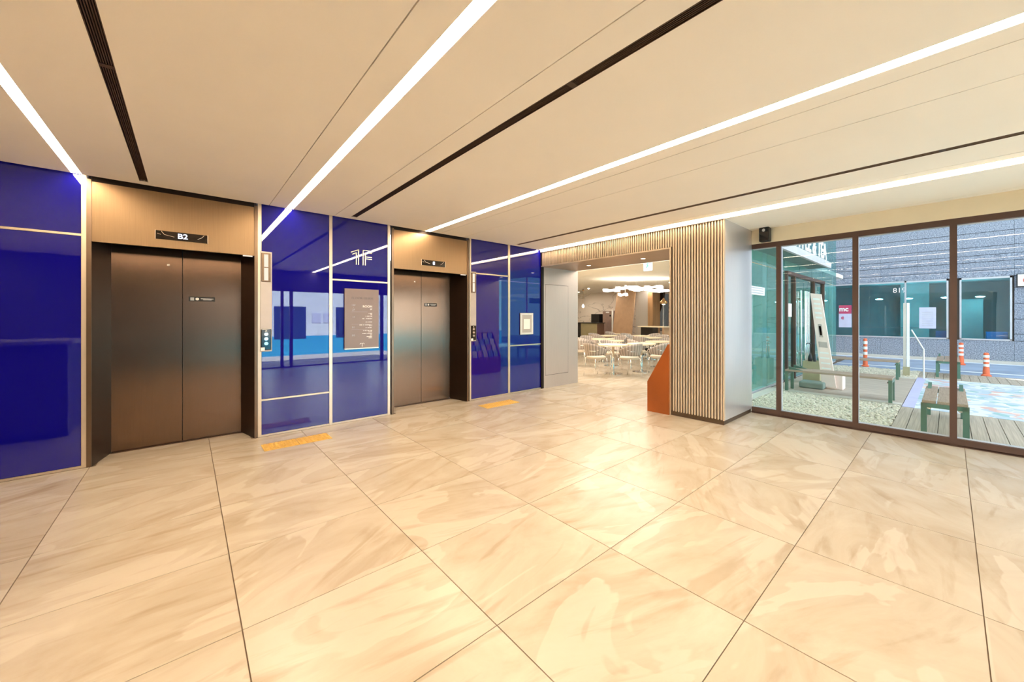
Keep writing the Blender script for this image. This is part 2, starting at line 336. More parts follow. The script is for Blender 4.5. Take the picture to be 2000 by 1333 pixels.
for (ax, ay, bx1, by1) in regions:
    for i in range(-6, 16):
        for j in range(-8, 12):
            x0, x1 = TX0 + TX * i, TX0 + TX * (i + 1); y1, y0 = TY0 - TY * j, TY0 - TY * (j + 1)
            cx0, cx1, cy0, cy1 = max(x0, ax), min(x1, bx1), max(y0, ay), min(y1, by1)
            if cx1 - cx0 < 0.01 or cy1 - cy0 < 0.01: continue
            if cx1 - cx0 > TX - 1e-4 and cy1 - cy0 > TY - 1e-4:
                o = bpy.data.objects.new('tile', fme); C.objects.link(o); o.parent = fl; o.location = Vector(((x0 + x1) / 2, (y0 + y1) / 2, 0)) - ORG[fl]
            else:
                g0 = G if cx0 == x0 else 0; g1 = G if cx1 == x1 else 0; g2 = G if cy0 == y0 else 0; g3 = G if cy1 == y1 else 0
                obj('tile', bx(cx0 + g0, cy0 + g2, -0.012, cx1 - g1, cy1 - g3, 0.0), 'floor_marble', fl)
# plain paving where the joints can no longer be seen
obj('paving_field', bx(XL, YR, -0.012, -2.25, 5.80, 0.0), 'floor_marble', fl)
pf = NB(); box(pf, 8.22, 2.72, -0.012, 16.4, 16.4, 0.0); box(pf, 5.80, 7.88, -0.012, 8.22, 16.4, 0.0); obj('paving_field', pf, 'floor_marble', fl)

# ---------------------------------------------------------------- ceiling
ce = struct('ceiling', bx(XL, YR, 2.84, W + 0.1, 6.0, 2.90), 'ceiling_paint', 'warm white ceiling of long panels with shadow joints', 'ceiling')
YE = 5.775
feats = [('L', -4.230, -4.170), ('L', -2.930, -2.870), ('L', -0.735, -0.675), ('S', -0.322, -0.266), ('g', 0.664, 0.670), ('L', 0.825, 0.892), ('g', 1.317, 1.323), ('S', 1.483, 1.545),
         ('L', 2.510, 2.590), ('g', 2.741, 2.747), ('g', 3.137, 3.143), ('S', 4.107, 4.176), ('g', 4.603, 4.609), ('L', 4.752, 4.800)]
x = XL
for k, a, b in feats:
    obj('ceiling_panel', bx(x, YR, ZC, a, YE, ZC + 0.10), 'ceiling_paint', ce); x = b
    if k == 'g': obj('shadow_joint', bx(a, YR, ZC + 0.012, b, YE, ZC + 0.10), 'groove', ce)
    if k == 'S': obj('ceiling_panel', bx(a, 5.65, ZC, b, YE, ZC + 0.10), 'ceiling_paint', ce)
obj('ceiling_panel', bx(4.80, YR, 2.683, 5.664, 5.80, 2.83), 'ceiling_paint', ce)
obj('ceiling_panel', bx(5.672, YR, 2.683, W, 5.80, 2.83), 'ceiling_paint', ce)
obj('shadow_joint', bx(5.664, YR, 2.693, 5.672, 5.80, 2.83), 'groove', ce)
def led(a, b, label):
    t = thing('linear_light', label, 'ceiling light', ((a + b) / 2, 2.0, ZC), group='recessed linear ceiling lights')
    obj('diffuser', bx(a, YR, ZC + 0.002, b, YE, ZC + 0.012), 'led_strip', t)
    obj('housing', box(box(bx(a, YR, ZC + 0.012, b, YE, ZC + 0.06), a - 0.003, YR, ZC - 0.001, a, YE, ZC + 0.05), b, YR, ZC - 0.001, b + 0.003, YE, ZC + 0.05), 'white_plastic', t)
led(-4.230, -4.170, 'unseen linear light added beside the cream wall to brighten the lobby')  # out of view, added to lift the left side of the lobby
led(-2.930, -2.870, 'unseen linear light added over the reception counter to brighten the lobby')  # second added strip, placed where neither view nor reflection catches it
led(-0.735, -0.675, 'recessed linear light ending above the blue glass left of the elevator showing B2')
led(0.825, 0.892, 'recessed linear light ending above the tall blue glass beside the first call plate')
led(2.510, 2.590, 'recessed linear light ending above the elevator next to the framed notice')
led(4.752, 4.800, 'recessed linear light running along the top of the slatted portal')
def diffuser(a, b, mat, yb, label):
    t = thing('slot_diffuser', label, 'air diffuser', ((a + b) / 2, 2.0, ZC), group='linear slot air diffusers')
    obj('trough', box(box(bx(a, YR, ZC + 0.045, b, 5.65, ZC + 0.06), a, YR, ZC, a + 0.004, 5.65, ZC + 0.05), b - 0.004, YR, ZC, b, 5.65, ZC + 0.05), mat, t)
    n = 5
    for i in range(n):
        xx = a + 0.006 + (b - a - 0.012) * (i + 0.5) / n
        obj('fin', bx(xx - 0.0022, YR, ZC + 0.004, xx + 0.0022, 5.65, ZC + 0.03), mat, t)
    for y in yb: obj('joint_bracket', bx(a, y - 0.02, ZC + 0.001, b, y + 0.02, ZC + 0.02), 'diffuser_dark', t)
diffuser(-0.322, -0.266, 'diffuser_dark', (3.2,), 'dark brown slot diffuser ending above the elevator showing B2')
diffuser(1.483, 1.545, 'diffuser_dark', (1.55,), 'dark slot diffuser ending above the floor guide')
diffuser(4.107, 4.176, 'diffuser_brown', (0.04, 1.6), 'thin brown slot diffuser ending above the framed notice')

# ---------------------------------------------------------------- wall_back: blue glass wall with elevators
wb = struct('wall_back', box(box(box(bx(XL, D + 0.02, 0, -0.66, D + 0.2, 2.84), 0.57, D + 0.02, 0, 2.03, D + 0.2, 2.84), 3.27, D + 0.02, 0, 4.87, D + 0.2, 2.84), XL, D + 0.2, 2.72, 5.9, D + 0.6, 2.84), 'wall_dark', 'glossy blue glass wall framed in champagne metal strips', 'wall')
def panel(x0, x1, z0, z1): obj('glass_panel', bev(bx(x0 + 0.002, D, z0 + 0.002, x1 - 0.002, D + 0.015, z1 - 0.002), 0.0015, 1), 'blue_glass', wb)
def vm(x0, x1): obj('mullion', bx(x0, D - 0.006, 0.0, x1, D + 0.02, 2.80), 'champagne_metal', wb)
def hm(x0, x1, z): obj('transom', bx(x0, D - 0.004, z - 0.010, x1, D + 0.02, z + 0.010), 'champagne_metal', wb)
for (x0, x1, zs) in [(-4.2, -3.07, (2.17,)), (-3.04, -1.90, (2.17,)), (-1.87, -0.684, (2.17,)), (0.600, 1.277, (0.430,)), (1.311, 1.990, (1.900,)), (3.312, 4.056, (2.157,)), (4.100, 4.829, (0.882,))]:
    zz = [0.022] + [z for z in zs] + [2.80]
    for i in range(len(zz) - 1): panel(x0, x1, zz[i] + (0.010 if i else 0), zz[i+1] - (0.010 if i < len(zz) - 2 else 0))
    for z in zs: hm(x0, x1, z)
    obj('base_trim', bx(x0, D - 0.003, 0.0, x1, D + 0.02, 0.022), 'champagne_metal', wb)
for a, b in [(-3.07, -3.04), (-1.90, -1.87), (-0.684, -0.654), (0.568, 0.600), (1.277, 1.311), (1.990, 2.024), (3.282, 3.312), (4.056, 4.100)]: vm(a, b)
obj('end_trim', bx(4.829, D - 0.03, 0, 4.885, D + 0.1, 2.80), 'bronze_dark', wb)

def elevator(dx, label, floor):
    cxm = -0.046 + dx
    t = thing('elevator_entrance', label, 'elevator', (cxm, D, 0), group='brushed bronze elevator entrances')
    a, b = -0.625 + dx, 0.538 + dx; da, db = -0.547 + dx, 0.453 + dx; YD = 6.25
    obj('header', bx(a, D - 0.004, 2.118, b, D + 0.06, 2.682), 'bronze_header', t)
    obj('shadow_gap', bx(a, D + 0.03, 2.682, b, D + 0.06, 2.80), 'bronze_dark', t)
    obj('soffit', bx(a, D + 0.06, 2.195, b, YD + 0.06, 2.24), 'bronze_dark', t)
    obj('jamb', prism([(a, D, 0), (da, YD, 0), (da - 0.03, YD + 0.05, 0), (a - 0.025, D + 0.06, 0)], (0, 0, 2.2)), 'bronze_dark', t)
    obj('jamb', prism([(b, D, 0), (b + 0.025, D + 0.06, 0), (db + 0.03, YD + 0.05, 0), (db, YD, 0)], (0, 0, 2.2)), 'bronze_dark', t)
    for s0, s1 in ((a - 0.030, a), (b, b + 0.028)): obj('frame_trim', bx(s0, D - 0.014, 0, s1, D + 0.02, 2.70), 'bronze_trim', t)
    sm = -0.040 + dx
    for k, (p, q) in enumerate(((da - 0.02, sm - 0.003), (sm + 0.003, db + 0.02))):
        dr = obj('door_panel', bx(p, YD, 0.008, q, YD + 0.03, 2.20), 'bronze_steel', t)
        if k == 0: obj('key_hole', cyl(NB(), (-0.147 + dx, YD - 0.002, 1.984), (-0.147 + dx, YD + 0.001, 1.984), 0.011), 'chrome', dr)
        else:
            st = obj('safety_sticker', bx(0.010 + dx, YD - 0.0015, 1.588, 0.224 + dx, YD, 1.640), 'black_plastic', dr)
            obj('pictogram', bx(0.022 + dx, YD - 0.0025, 1.597, 0.052 + dx, YD - 0.0015, 1.631), 'sign_grey', dr)
            obj('pictogram', cyl(NB(), (0.078 + dx, YD - 0.0025, 1.614), (0.078 + dx, YD - 0.0015, 1.614), 0.015), 'sign_white', dr)
            obj('caption', box(bx(0.106 + dx, YD - 0.0025, 1.616, 0.212 + dx, YD - 0.0015, 1.621), 0.125 + dx, YD - 0.0025, 1.604, 0.196 + dx, YD - 0.0015, 1.609), 'sign_white', dr)
    obj('seam_shadow', bx(sm - 0.003, YD + 0.012, 0.008, sm + 0.003, YD + 0.03, 2.20), 'black_plastic', t)
    obj('sill', bx(da, YD - 0.05, 0.0005, db, YD + 0.04, 0.004), 'bronze_trim', t)
    obj('back_plate', bx(da - 0.05, YD + 0.032, 0, db + 0.05, YD + 0.05, 2.24), 'black_plastic', t)
    obj('indicator_lamp', bx(0.44 + dx, D + 0.004, 2.106, 0.522 + dx, D + 0.03, 2.118), 'lamp_cream', t)
    dp = obj('floor_display', bev(bx(-0.226 + dx, D - 0.018, 2.204, 0.152 + dx, D - 0.002, 2.290), 0.004, 1), 'black_gloss', t)
    yy = D - 0.0195
    text(floor, 0.072, (-0.035 + dx, yy, 2.247), 'display_white', dp, bold=0.0015, name='floor_digits')
    for p, q in [((-0.185, 2.284), (-0.165, 2.252)), ((-0.165, 2.252), (-0.095, 2.236)), ((0.125, 2.284), (0.105, 2.256)), ((0.105, 2.256), (0.075, 2.236)), ((-0.213, 2.258), (-0.188, 2.250))]:
        obj('display_line', tube(NB(), [(p[0] + dx, yy, p[1]), (q[0] + dx, yy, q[1])], 0.0022, 6), 'display_line', dp)
    for e0 in (-0.229, 0.150): obj('bezel_edge', bx(e0 + dx, D - 0.019, 2.202, e0 + 0.005 + dx, D - 0.002, 2.292), 'display_line', dp)
    return t
elevator(0.0, 'brushed bronze elevator entrance with display reading B2', 'B2')
elevator(2.697, 'brushed bronze elevator entrance with display reading 8, right of the floor guide', '8')

def call_plate(dx, label):
    t = thing('call_plate', label, 'elevator buttons', (0.642 + dx, D, 1.0), group='elevator call plates')
    Y0 = D - 0.012
    obj('plate', bev(bx(0.588 + dx, Y0, 1.0, 0.696 + dx, D, 2.178), 0.003, 1), 'plate_cream', t)
    ln = obj('hall_lantern', bev(bx(0.598 + dx, Y0 - 0.012, 1.822, 0.682 + dx, Y0 + 0.001, 2.160), 0.003, 1), 'bronze_trim', t)
    for z0, z1 in ((1.838, 1.985), (1.997, 2.144)): obj('lens', bx(0.622 + dx, Y0 - 0.0145, z0, 0.660 + dx, Y0 - 0.011, z1), 'lamp_cream', ln)
    bb = obj('button_box', bev(bx(0.594 + dx, Y0 - 0.012, 1.018, 0.688 + dx, Y0 + 0.001, 1.265), 0.006, 2), 'black_gloss', t)
    for z in (1.095, 1.150, 1.205): obj('button', cyl(cyl(NB(), (0.641 + dx, Y0 - 0.012, z), (0.641 + dx, Y0 - 0.018, z), 0.019), (0.641 + dx, Y0 - 0.018, z), (0.641 + dx, Y0 - 0.020, z), 0.012), 'chrome', bb)
    obj('arrow_mark', prism([(0.630 + dx, Y0 - 0.0135, 1.238), (0.652 + dx, Y0 - 0.0135, 1.238), (0.641 + dx, Y0 - 0.0135, 1.254)], (0, 0.002, 0)), 'sign_white', bb)
    obj('card_tag', bx(0.592 + dx, Y0 - 0.015, 1.012, 0.628 + dx, Y0 - 0.012, 1.050), 'paper_warm', bb)
call_plate(0.0, 'cream steel call plate with lantern and buttons beside the elevator showing B2')
call_plate(2.708, 'cream steel call plate with lantern and buttons beside the elevator showing 8')

# directory sign
t = thing('directory_sign', 'rose metal floor guide sign hung on the blue glass between the elevators', 'sign', (1.653, D - 0.02, 0.98))
Y0 = D - 0.032
obj('board', bx(1.445, Y0, 0.988, 1.861, D - 0.005, 1.790), 'sign_rose', t)
obj('edge_strip', bx(1.445, Y0 - 0.001, 0.975, 1.861, D - 0.005, 0.988), 'sign_white', t)
yy = Y0 - 0.001
text('FLOOR GUIDE', 0.042, (1.660, yy, 1.665), 'sign_dark_letter', t, ext=0.002)
for s, z in (('15F', 1.567), ('-', 1.535), ('2F', 1.505), ('1F', 1.405), ('B1', 1.268), ('B2', 1.160)): text(s, 0.034, (1.548, yy, z), 'sign_grey', t)
text('ROOM', 0.040, (1.780, yy, 1.552), 'sign_white', t, align='RIGHT', bold=0.0008); text('2F', 0.032, (1.780, yy, 1.515), 'sign_white', t, align='RIGHT')
for i, (z, w) in enumerate([(1.458, 0.045), (1.441, 0.025), (1.420, 0.085), (1.385, 0.125), (1.340, 0.085), (1.300, 0.160), (1.286, 0.04), (1.262, 0.085), (1.222, 0.115), (1.203, 0.05), (1.182, 0.125), (1.160, 0.03), (1.140, 0.07), (1.120, 0.045)]):
    bm = NB(); n = max(3, int(w / 0.0085)); random.seed(i)
    for k in range(n):
        if random.random() < 0.13: continue
        hgt = random.choice((0.007, 0.009, 0.010)); box(bm, 1.780 - w + w * k / n, yy - 0.0005, z - hgt / 2, 1.780 - w + w * (k + 0.7) / n, yy + 0.001, z + hgt / 2)
    obj('text_line', bm, 'sign_white', t)['kind'] = 'stuff'
for z in (1.478, 1.310, 1.240): obj('rule_line', bx(1.525, yy, z - 0.0008, 1.72, yy + 0.001, z + 0.0008), 'sign_grey', t)
em = NB(); tube(em, [(1.625, yy, 1.038), (1.638, yy, 1.052), (1.653, yy, 1.046), (1.668, yy, 1.052), (1.681, yy, 1.038)], 0.0025, 6); tube(em, [(1.653, yy, 1.046), (1.653, yy, 1.004)], 0.003, 6); obj('emblem', em, 'sign_white', t)
# 1F floor number
t = thing('floor_number_sign', 'outlined metal 1F sign above the floor guide', 'sign', (1.653, D, 2.12))
def strokes(name, segs):
    bm = NB()
    for p, q in segs:
        p = Vector((p[0], D - 0.012, p[1])); q = Vector((q[0], D - 0.012, q[1])); d = (q - p).normalized(); n = Vector((-d.z, 0, d.x)) * 0.0042
        pp = [p + n - d * 0.004, q + n + d * 0.004, q - n + d * 0.004, p - n - d * 0.004]
        a = [bm.verts.new(v) for v in pp]; b = [bm.verts.new(v + Vector((0, 0.011, 0))) for v in pp]
        bm.faces.new(a); bm.faces.new(b[::-1])
        for i in range(4): bm.faces.new((a[i], b[i], b[(i+1) % 4], a[(i+1) % 4]))
    bmesh.ops.recalc_face_normals(bm, faces=bm.faces); obj(name, bm, 'brass_light', t)
strokes('digit', [((1.588, 2.125), (1.588, 2.282)), ((1.588, 2.282), (1.545, 2.258)), ((1.615, 2.125), (1.615, 2.325)), ((1.615, 2.325), (1.528, 2.285))])
strokes('letter', [((1.672, 2.125), (1.672, 2.325)), ((1.672, 2.325), (1.778, 2.325)), ((1.699, 2.125), (1.699, 2.296)), ((1.699, 2.296), (1.778, 2.296)), ((1.699, 2.238), (1.778, 2.238)), ((1.699, 2.210), (1.778, 2.210))])
# framed notice
t = thing('framed_notice', 'silver framed white notice on the blue glass by the portal', 'picture frame', (4.472, D, 1.08))
Y0 = D - 0.022
fm = NB(); box(fm, 4.320, Y0, 1.081, 4.624, D, 1.116); box(fm, 4.320, Y0, 1.450, 4.624, D, 1.486); box(fm, 4.320, Y0, 1.116, 4.360, D, 1.450); box(fm, 4.584, Y0, 1.116, 4.624, D, 1.450)
obj('frame', fm, 'frame_silver', t); obj('backing', bx(4.316, D - 0.014, 1.078, 4.628, D - 0.001, 1.489), 'black_plastic', t)
obj('mount', bx(4.360, D - 0.015, 1.116, 4.584, D - 0.012, 1.450), 'plate_cream', t); obj('notice_paper', bx(4.402, D - 0.018, 1.185, 4.548, D - 0.014, 1.372), 'paper_warm', t)
# tactile paving
def tactile(x0, y0, label):
    t = thing('tactile_paving', label, 'tactile paving', (x0 + 0.305, y0 + 0.14, 0), group='yellow tactile paving strips')
    for k in range(2):
        p = obj('tactile_tile', bev(bx(x0 + 0.306 * k, y0, 0.0002, x0 + 0.306 * k + 0.303, y0 + 0.28, 0.004), 0.001, 1), 'tactile_yellow', t)
        bm = NB()
        for i in range(6):
            for j in range(6): lathe(bm, [(0.016, 0), (0.013, 0.005), (0.001, 0.005)], 10, (x0 + 0.306 * k + 0.027 + 0.05 * i, y0 + 0.020 + 0.048 * j, 0.0035))
        d = obj('dome', bm, 'tactile_yellow', p); d['kind'] = 'stuff'
tactile(0.556, 5.16, 'yellow tactile paving strip in front of the first call plate')
tactile(3.195, 5.12, 'yellow tactile paving strip in front of the second call plate')

# ---------------------------------------------------------------- portal to the cafe: slatted column and header
XP = 4.82
po = struct('wall_right', box(bx(4.85, 2.118, 0.06, 5.77, 2.900, 2.69), 4.85, 2.900, 2.412, 5.77, 5.80, 2.69), 'slat_back', 'slatted champagne metal portal and column at the cafe opening', 'wall')
obj('plinth', box(bx(4.835, 2.118, 0, 5.77, 2.90, 0.06), 4.83, 2.112, 0.0, 4.836, 2.90, 0.06), 'plinth_metal', po)
obj('side_cladding', bx(4.826, 2.108, 0.058, W, 2.118, 2.683), 'silver_steel', po)
obj('inner_cladding', bx(4.83, 2.900, 0.0, 5.80, 2.908, 2.40), 'slat_metal', po)
obj('header_soffit', bx(4.83, 2.900, 2.400, 5.80, 5.80, 2.412), 'soffit_bronze', po)
obj('edge_trim', bx(XP - 0.004, 2.892, 0, XP + 0.03, 2.914, 2.40), 'slat_metal', po)
obj('edge_trim', bx(XP - 0.002, 2.892, 2.398, XP + 0.03, 5.79, 2.416), 'slat_metal', po)
obj('corner_trim', bx(XP - 0.002, 2.106, 0.058, XP + 0.032, 2.124, 2.683), 'slat_metal', po)
SP = 0.0415
sl = bev(bx(-0.016, -0.0115, 0.0, 0.016, 0.0115, 1.0), 0.003, 1); sme = bpy.data.meshes.new('slat'); sl.to_mesh(sme); sl.free(); sme.materials.append(MT['slat_metal'])
def slat(y, z0, z1):
    o = bpy.data.objects.new('slat', sme); C.objects.link(o); o.parent = po; o.location = Vector((XP + 0.014, y, z0)) - ORG[po]; o.scale = (1, 1, z1 - z0)
y = 2.146
while y < 2.885: slat(y, 0.062, 2.683); y += SP
while y < 5.79: slat(y, 2.418, 2.683); y += SP
# silver jamb with a flush door
wj = struct('door_1', bx(4.885, D - 0.030, 0, 5.84, D + 0.1, 2.40), 'jamb_steel', 'flush silver steel service door in the portal jamb', 'door')
obj('door_leaf', bev(bx(4.925, D - 0.036, 0.255, 5.545, D - 0.030, 2.060), 0.002, 1), 'jamb_steel', wj)
jl = NB(); box(jl, 4.919, D - 0.0315, 0.249, 5.551, D - 0.030, 0.255); box(jl, 4.919, D - 0.0315, 2.060, 5.551, D - 0.030, 2.066); box(jl, 5.545, D - 0.0315, 0.249, 5.551, D - 0.030, 2.066); obj('door_gap', jl, 'black_plastic', wj)
for (px, py), lb in zip(((5.307, 4.965), (5.322, 3.727)), ('near the silver jamb', 'near the slatted column')):
    t = thing('downlight', 'round recessed downlight in the portal soffit ' + lb, 'ceiling light', (px, py, 2.40), group='portal downlights')
    obj('lens', lathe(NB(), [(0.001, 0.004), (0.038, 0.004), (0.038, 0.0), (0.001, -0.001)], 20, (px, py, 2.396)), 'downlight_led', t)
    obj('ring', lathe(NB(), [(0.038, 0.004), (0.038, -0.003), (0.052, -0.001), (0.052, 0.004)], 20, (px, py, 2.396)), 'soffit_bronze', t)

# leaflet rack against the column
t = thing('leaflet_rack', 'orange wooden leaflet rack with a sloping side beside the slatted column', 'rack', (5.2, 3.08, 0))
prof = [(2.912, 0), (3.277, 0), (3.277, 0.443), (2.925, 1.016), (2.912, 1.016)]
obj('side_panel', prism([(4.79, y, z) for y, z in prof], (0.025, 0, 0)), 'orange_panel', t)
obj('side_panel', prism([(5.58, y, z) for y, z in prof], (0.025, 0, 0)), 'orange_panel', t)
obj('back_board', bx(4.815, 2.912, 0.0, 5.58, 2.925, 1.016), 'orange_panel', t); obj('front_board', bx(4.815, 3.25, 0.0, 5.58, 3.268, 0.40), 'orange_panel', t)
nL = 0
for k in range(4):
    yb, zb = 3.255 - 0.088 * k, 0.40 + 0.143 * k
    obj('shelf', bx(4.815, yb - 0.075, zb, 5.58, yb, zb + 0.012), 'rack_dark', t)
    for i in range(5):
        lf = obj('leaflet', prism([(4.83 + 0.15 * i, yb - 0.018, zb + 0.012), (4.945 + 0.15 * i, yb - 0.018, zb + 0.012), (4.945 + 0.15 * i, yb - 0.052, zb + 0.17), (4.83 + 0.15 * i, yb - 0.052, zb + 0.17)], (0, 0.008, 0)), 'leaflet_%d' % ((i * 2 + k) % 5))
        tag(lf, 'printed leaflet standing in the orange rack', 'leaflet', 'leaflets in the orange rack')

# ---------------------------------------------------------------- window_1: glazed wall to the terrace
wn = struct('window_1', bx(W, YR, 0.0, W + 0.10, 2.108, 0.02), 'frame_brown', 'brown framed full height glazing onto the terrace', 'window')
obj('bottom_rail', bx(W, YR, 0.012, W + 0.035, 2.108, 0.085), 'frame_brown', wn); obj('bottom_rail', bx(W + 0.035, YR, 0.012, W + 0.10, 2.108, 0.088), 'frame_light', wn)
obj('top_rail', bx(W, YR, 2.412, W + 0.035, 2.108, 2.478), 'frame_brown', wn); obj('top_rail', bx(W + 0.035, YR, 2.406, W + 0.10, 2.108, 2.478), 'frame_light', wn)
ms = [2.108, 1.740, 0.849, -0.029, -0.915, YR + 0.03]
for m in ms[1:]:
    obj('mullion', bx(W - 0.002, m - 0.030, 0.0, W + 0.035, m + 0.030, 2.478), 'frame_brown', wn); obj('mullion_core', bx(W + 0.035, m - 0.027, 0.02, W + 0.10, m + 0.027, 2.47), 'frame_light', wn)
for a, b in zip(ms, ms[1:]):
    obj('pane', bx(W + 0.058, b + 0.026, 0.086, W + 0.068, a - (0.026 if a < 2 else 0.0), 2.41), 'clear_glass', wn)
bw = struct('wall_right_upper', bx(W, YR, 2.478, W + 0.12, 2.108, 2.84), 'wall_cream', 'cream plaster band above the terrace glazing', 'wall')
# loudspeaker
t = thing('wall_speaker', 'small black loudspeaker above the terrace glazing', 'speaker', (W - 0.06, 1.90, 2.475))
obj('cabinet', bev(bx(W - 0.12, 1.830, 2.482, W - 0.012, 1.966, 2.682), 0.012, 2), 'black_plastic', t)
obj('bracket', bx(W - 0.014, 1.870, 2.52, W, 1.930, 2.64), 'black_plastic', t)
obj('badge', cyl(cyl(NB(), (W - 0.120, 1.900, 2.640), (W - 0.124, 1.900, 2.640), 0.021), (W - 0.124, 1.900, 2.640), (W - 0.126, 1.900, 2.640), 0.011), 'frame_silver', t)
obj('grille', bx(W - 0.122, 1.842, 2.495, W - 0.1195, 1.954, 2.610), 'black_gloss', t)

# ---------------------------------------------------------------- rear and left of the lobby (seen mirrored in the blue glass)
wr = struct('wall_front', box(bx(XL, YR - 0.15, 0, 1.33, YR, 2.84), 1.33, YR - 0.15, 2.21, W + 0.1, YR, 2.84), 'wall_dark', 'dark wall opposite the elevators', 'wall')
wl = struct('wall_left', bx(XL - 0.1, YR, 0, XL, D + 0.2, 2.84), 'wall_cream', 'cream wall behind the reception desk', 'wall')
w2 = struct('window_2', bx(1.33, YR - 0.12, 0.0, W, YR - 0.02, 0.03), 'frame_brown', 'glazed entrance opposite the elevators', 'window')
for a, b in ((1.33, 1.38), (1.80, 1.86), (2.00, 2.07), (4.38, 4.46), (5.70, 5.77)): obj('mullion', bx(a, YR - 0.12, 0.0, b, YR - 0.02, 2.21), 'frame_brown', w2)
obj('top_rail', bx(1.33, YR - 0.12, 2.14, W, YR - 0.02, 2.21), 'frame_brown', w2)
for a, b in ((1.38, 1.80), (1.86, 2.00), (2.07, 3.22), (3.23, 4.38), (4.46, 5.70)): obj('pane', bx(a, YR - 0.075, 0.03, b, YR - 0.065, 2.14), 'clear_glass', w2)
for x in (3.16, 3.29): obj('door_handle', tube(NB(), [(x, YR - 0.02, 0.85), (x, YR + 0.03, 0.87), (x, YR + 0.03, 1.28), (x, YR - 0.02, 1.30)], 0.012), 'black_plastic', w2)
pv = struct('street', bx(XL - 3, -6.4, -0.30, 5.88, YR - 0.12, -0.02), 'pavement', 'pale pavement outside the entrance', 'street')
t = thing('street_building', 'white and cyan painted building across the street from the entrance', 'building', (3.0, -6.2, 0))
obj('upper_wall', bx(-6, -6.4, 0.70, 12, -6.2, 4.2), 'hoarding_white', t); obj('lower_wall', bx(-6, -6.4, -0.1, 12, -6.18, 0.70), 'hoarding_cyan', t)
for a, b, z0, z1 in ((2.2, 3.15, 0.6, 1.82), (4.15, 5.3, 0.6, 1.82), (-0.4, 0.9, 0.6, 1.82)): obj('window', bx(a, -6.2, z0, b, -6.17, z1), 'dark_window', t)
for a in (3.35, 3.72): obj('poster', bx(a, -6.2, 1.20, a + 0.3, -6.18, 1.58), 'poster_lilac', t)
t = thing('reception_desk', 'dark reception counter with pale top left of the elevators', 'desk', (-2.2, 3.6, 0))
obj('body', bx(-3.6, 3.25, 0.0, -0.98, 4.12, 1.09), 'desk_dark', t); obj('counter_top', bx(-3.65, 3.20, 1.09, -0.94, 4.17, 1.13), 'plate_cream', t); obj('kick_plate', bx(-3.6, 4.12, 0.0, -0.98, 4.13, 0.08), 'black_plastic', t)

# ---------------------------------------------------------------- cafe beyond the portal
cw = struct('wall_cafe_far', box(box(bx(14.5, 2.76, 0, 14.7, 8.20, 2.75), 15.3, 9.98, 0, 15.5, 16.4, 2.75), 15.3, 9.30, 2.50, 15.5, 9.98, 2.75), 'marble_wall', 'veined cream marble wall at the far end of the cafe', 'wall')
obj('return_wall', box(bx(14.7, 8.10, 0, 15.5, 8.20, 2.75), 15.3, 8.20, 0, 15.5, 9.30, 2.75), 'marble_wall', cw)
obj('parapet', bx(15.3, 9.30, 0, 15.5, 9.98, 0.78), 'marble_wall', cw)
struct('wall_cafe_left', box(bx(5.84, D + 0.1, 0, 5.95, 16.4, 2.75), 5.84, 16.3, 0, 15.5, 16.5, 2.75), 'wall_cream', 'cream wall along the left side of the cafe', 'wall')
cc = struct('ceiling_cafe', bx(5.77, 2.64, 2.73, 15.6, 16.4, 2.85), 'ceiling_paint', 'plain pale ceiling of the cafe', 'ceiling')
for i, (xx, yy0) in enumerate(((6.40, 3.2), (7.30, 3.2))):  # glowing panels hidden by the header, added to brighten the cafe
    t = thing('cafe_fill_panel', 'long fill panel added behind the portal header to brighten the cafe', 'ceiling light', (xx, 6.5, 2.73), group='added cafe fill panels')
    obj('diffuser', bx(xx - 0.34, yy0, 2.718, xx + 0.34, 10.5, 2.729), 'cafe_fill', t); obj('frame', box(bx(xx - 0.36, yy0, 2.715, xx - 0.34, 10.5, 2.73), xx + 0.34, yy0, 2.715, xx + 0.36, 10.5, 2.73), 'white_plastic', t)
for i in range(2):
    for j in range(4):
        px, py = 12.6 + 1.5 * i, 7.6 + 2.1 * j
        t = thing('cafe_downlight', 'small round downlight in the cafe ceiling', 'ceiling light', (px, py, 2.72), group='cafe downlights')
        obj('lens', lathe(NB(), [(0.001, 0.004), (0.045, 0.004), (0.045, 0.0), (0.001, -0.001)], 16, (px, py, 2.724)), 'cafe_spot', t)
        obj('ring', lathe(NB(), [(0.045, 0.006), (0.045, -0.004), (0.06, -0.003), (0.06, 0.006)], 16, (px, py, 2.724)), 'white_plastic', t)
w3 = struct('window_3', bx(15.34, 9.30, 0.78, 15.40, 9.98, 0.82), 'frame_brown', 'narrow cafe window beside the brown curtain', 'window')
for a in (9.30, 9.60, 9.94): obj('mullion', bx(15.34, a, 0.78, 15.40, a + 0.04, 2.50), 'frame_brown' if a != 9.60 else 'sign_white', w3)
obj('pane', bx(15.365, 9.34, 0.82, 15.375, 9.94, 2.48), 'clear_glass', w3)
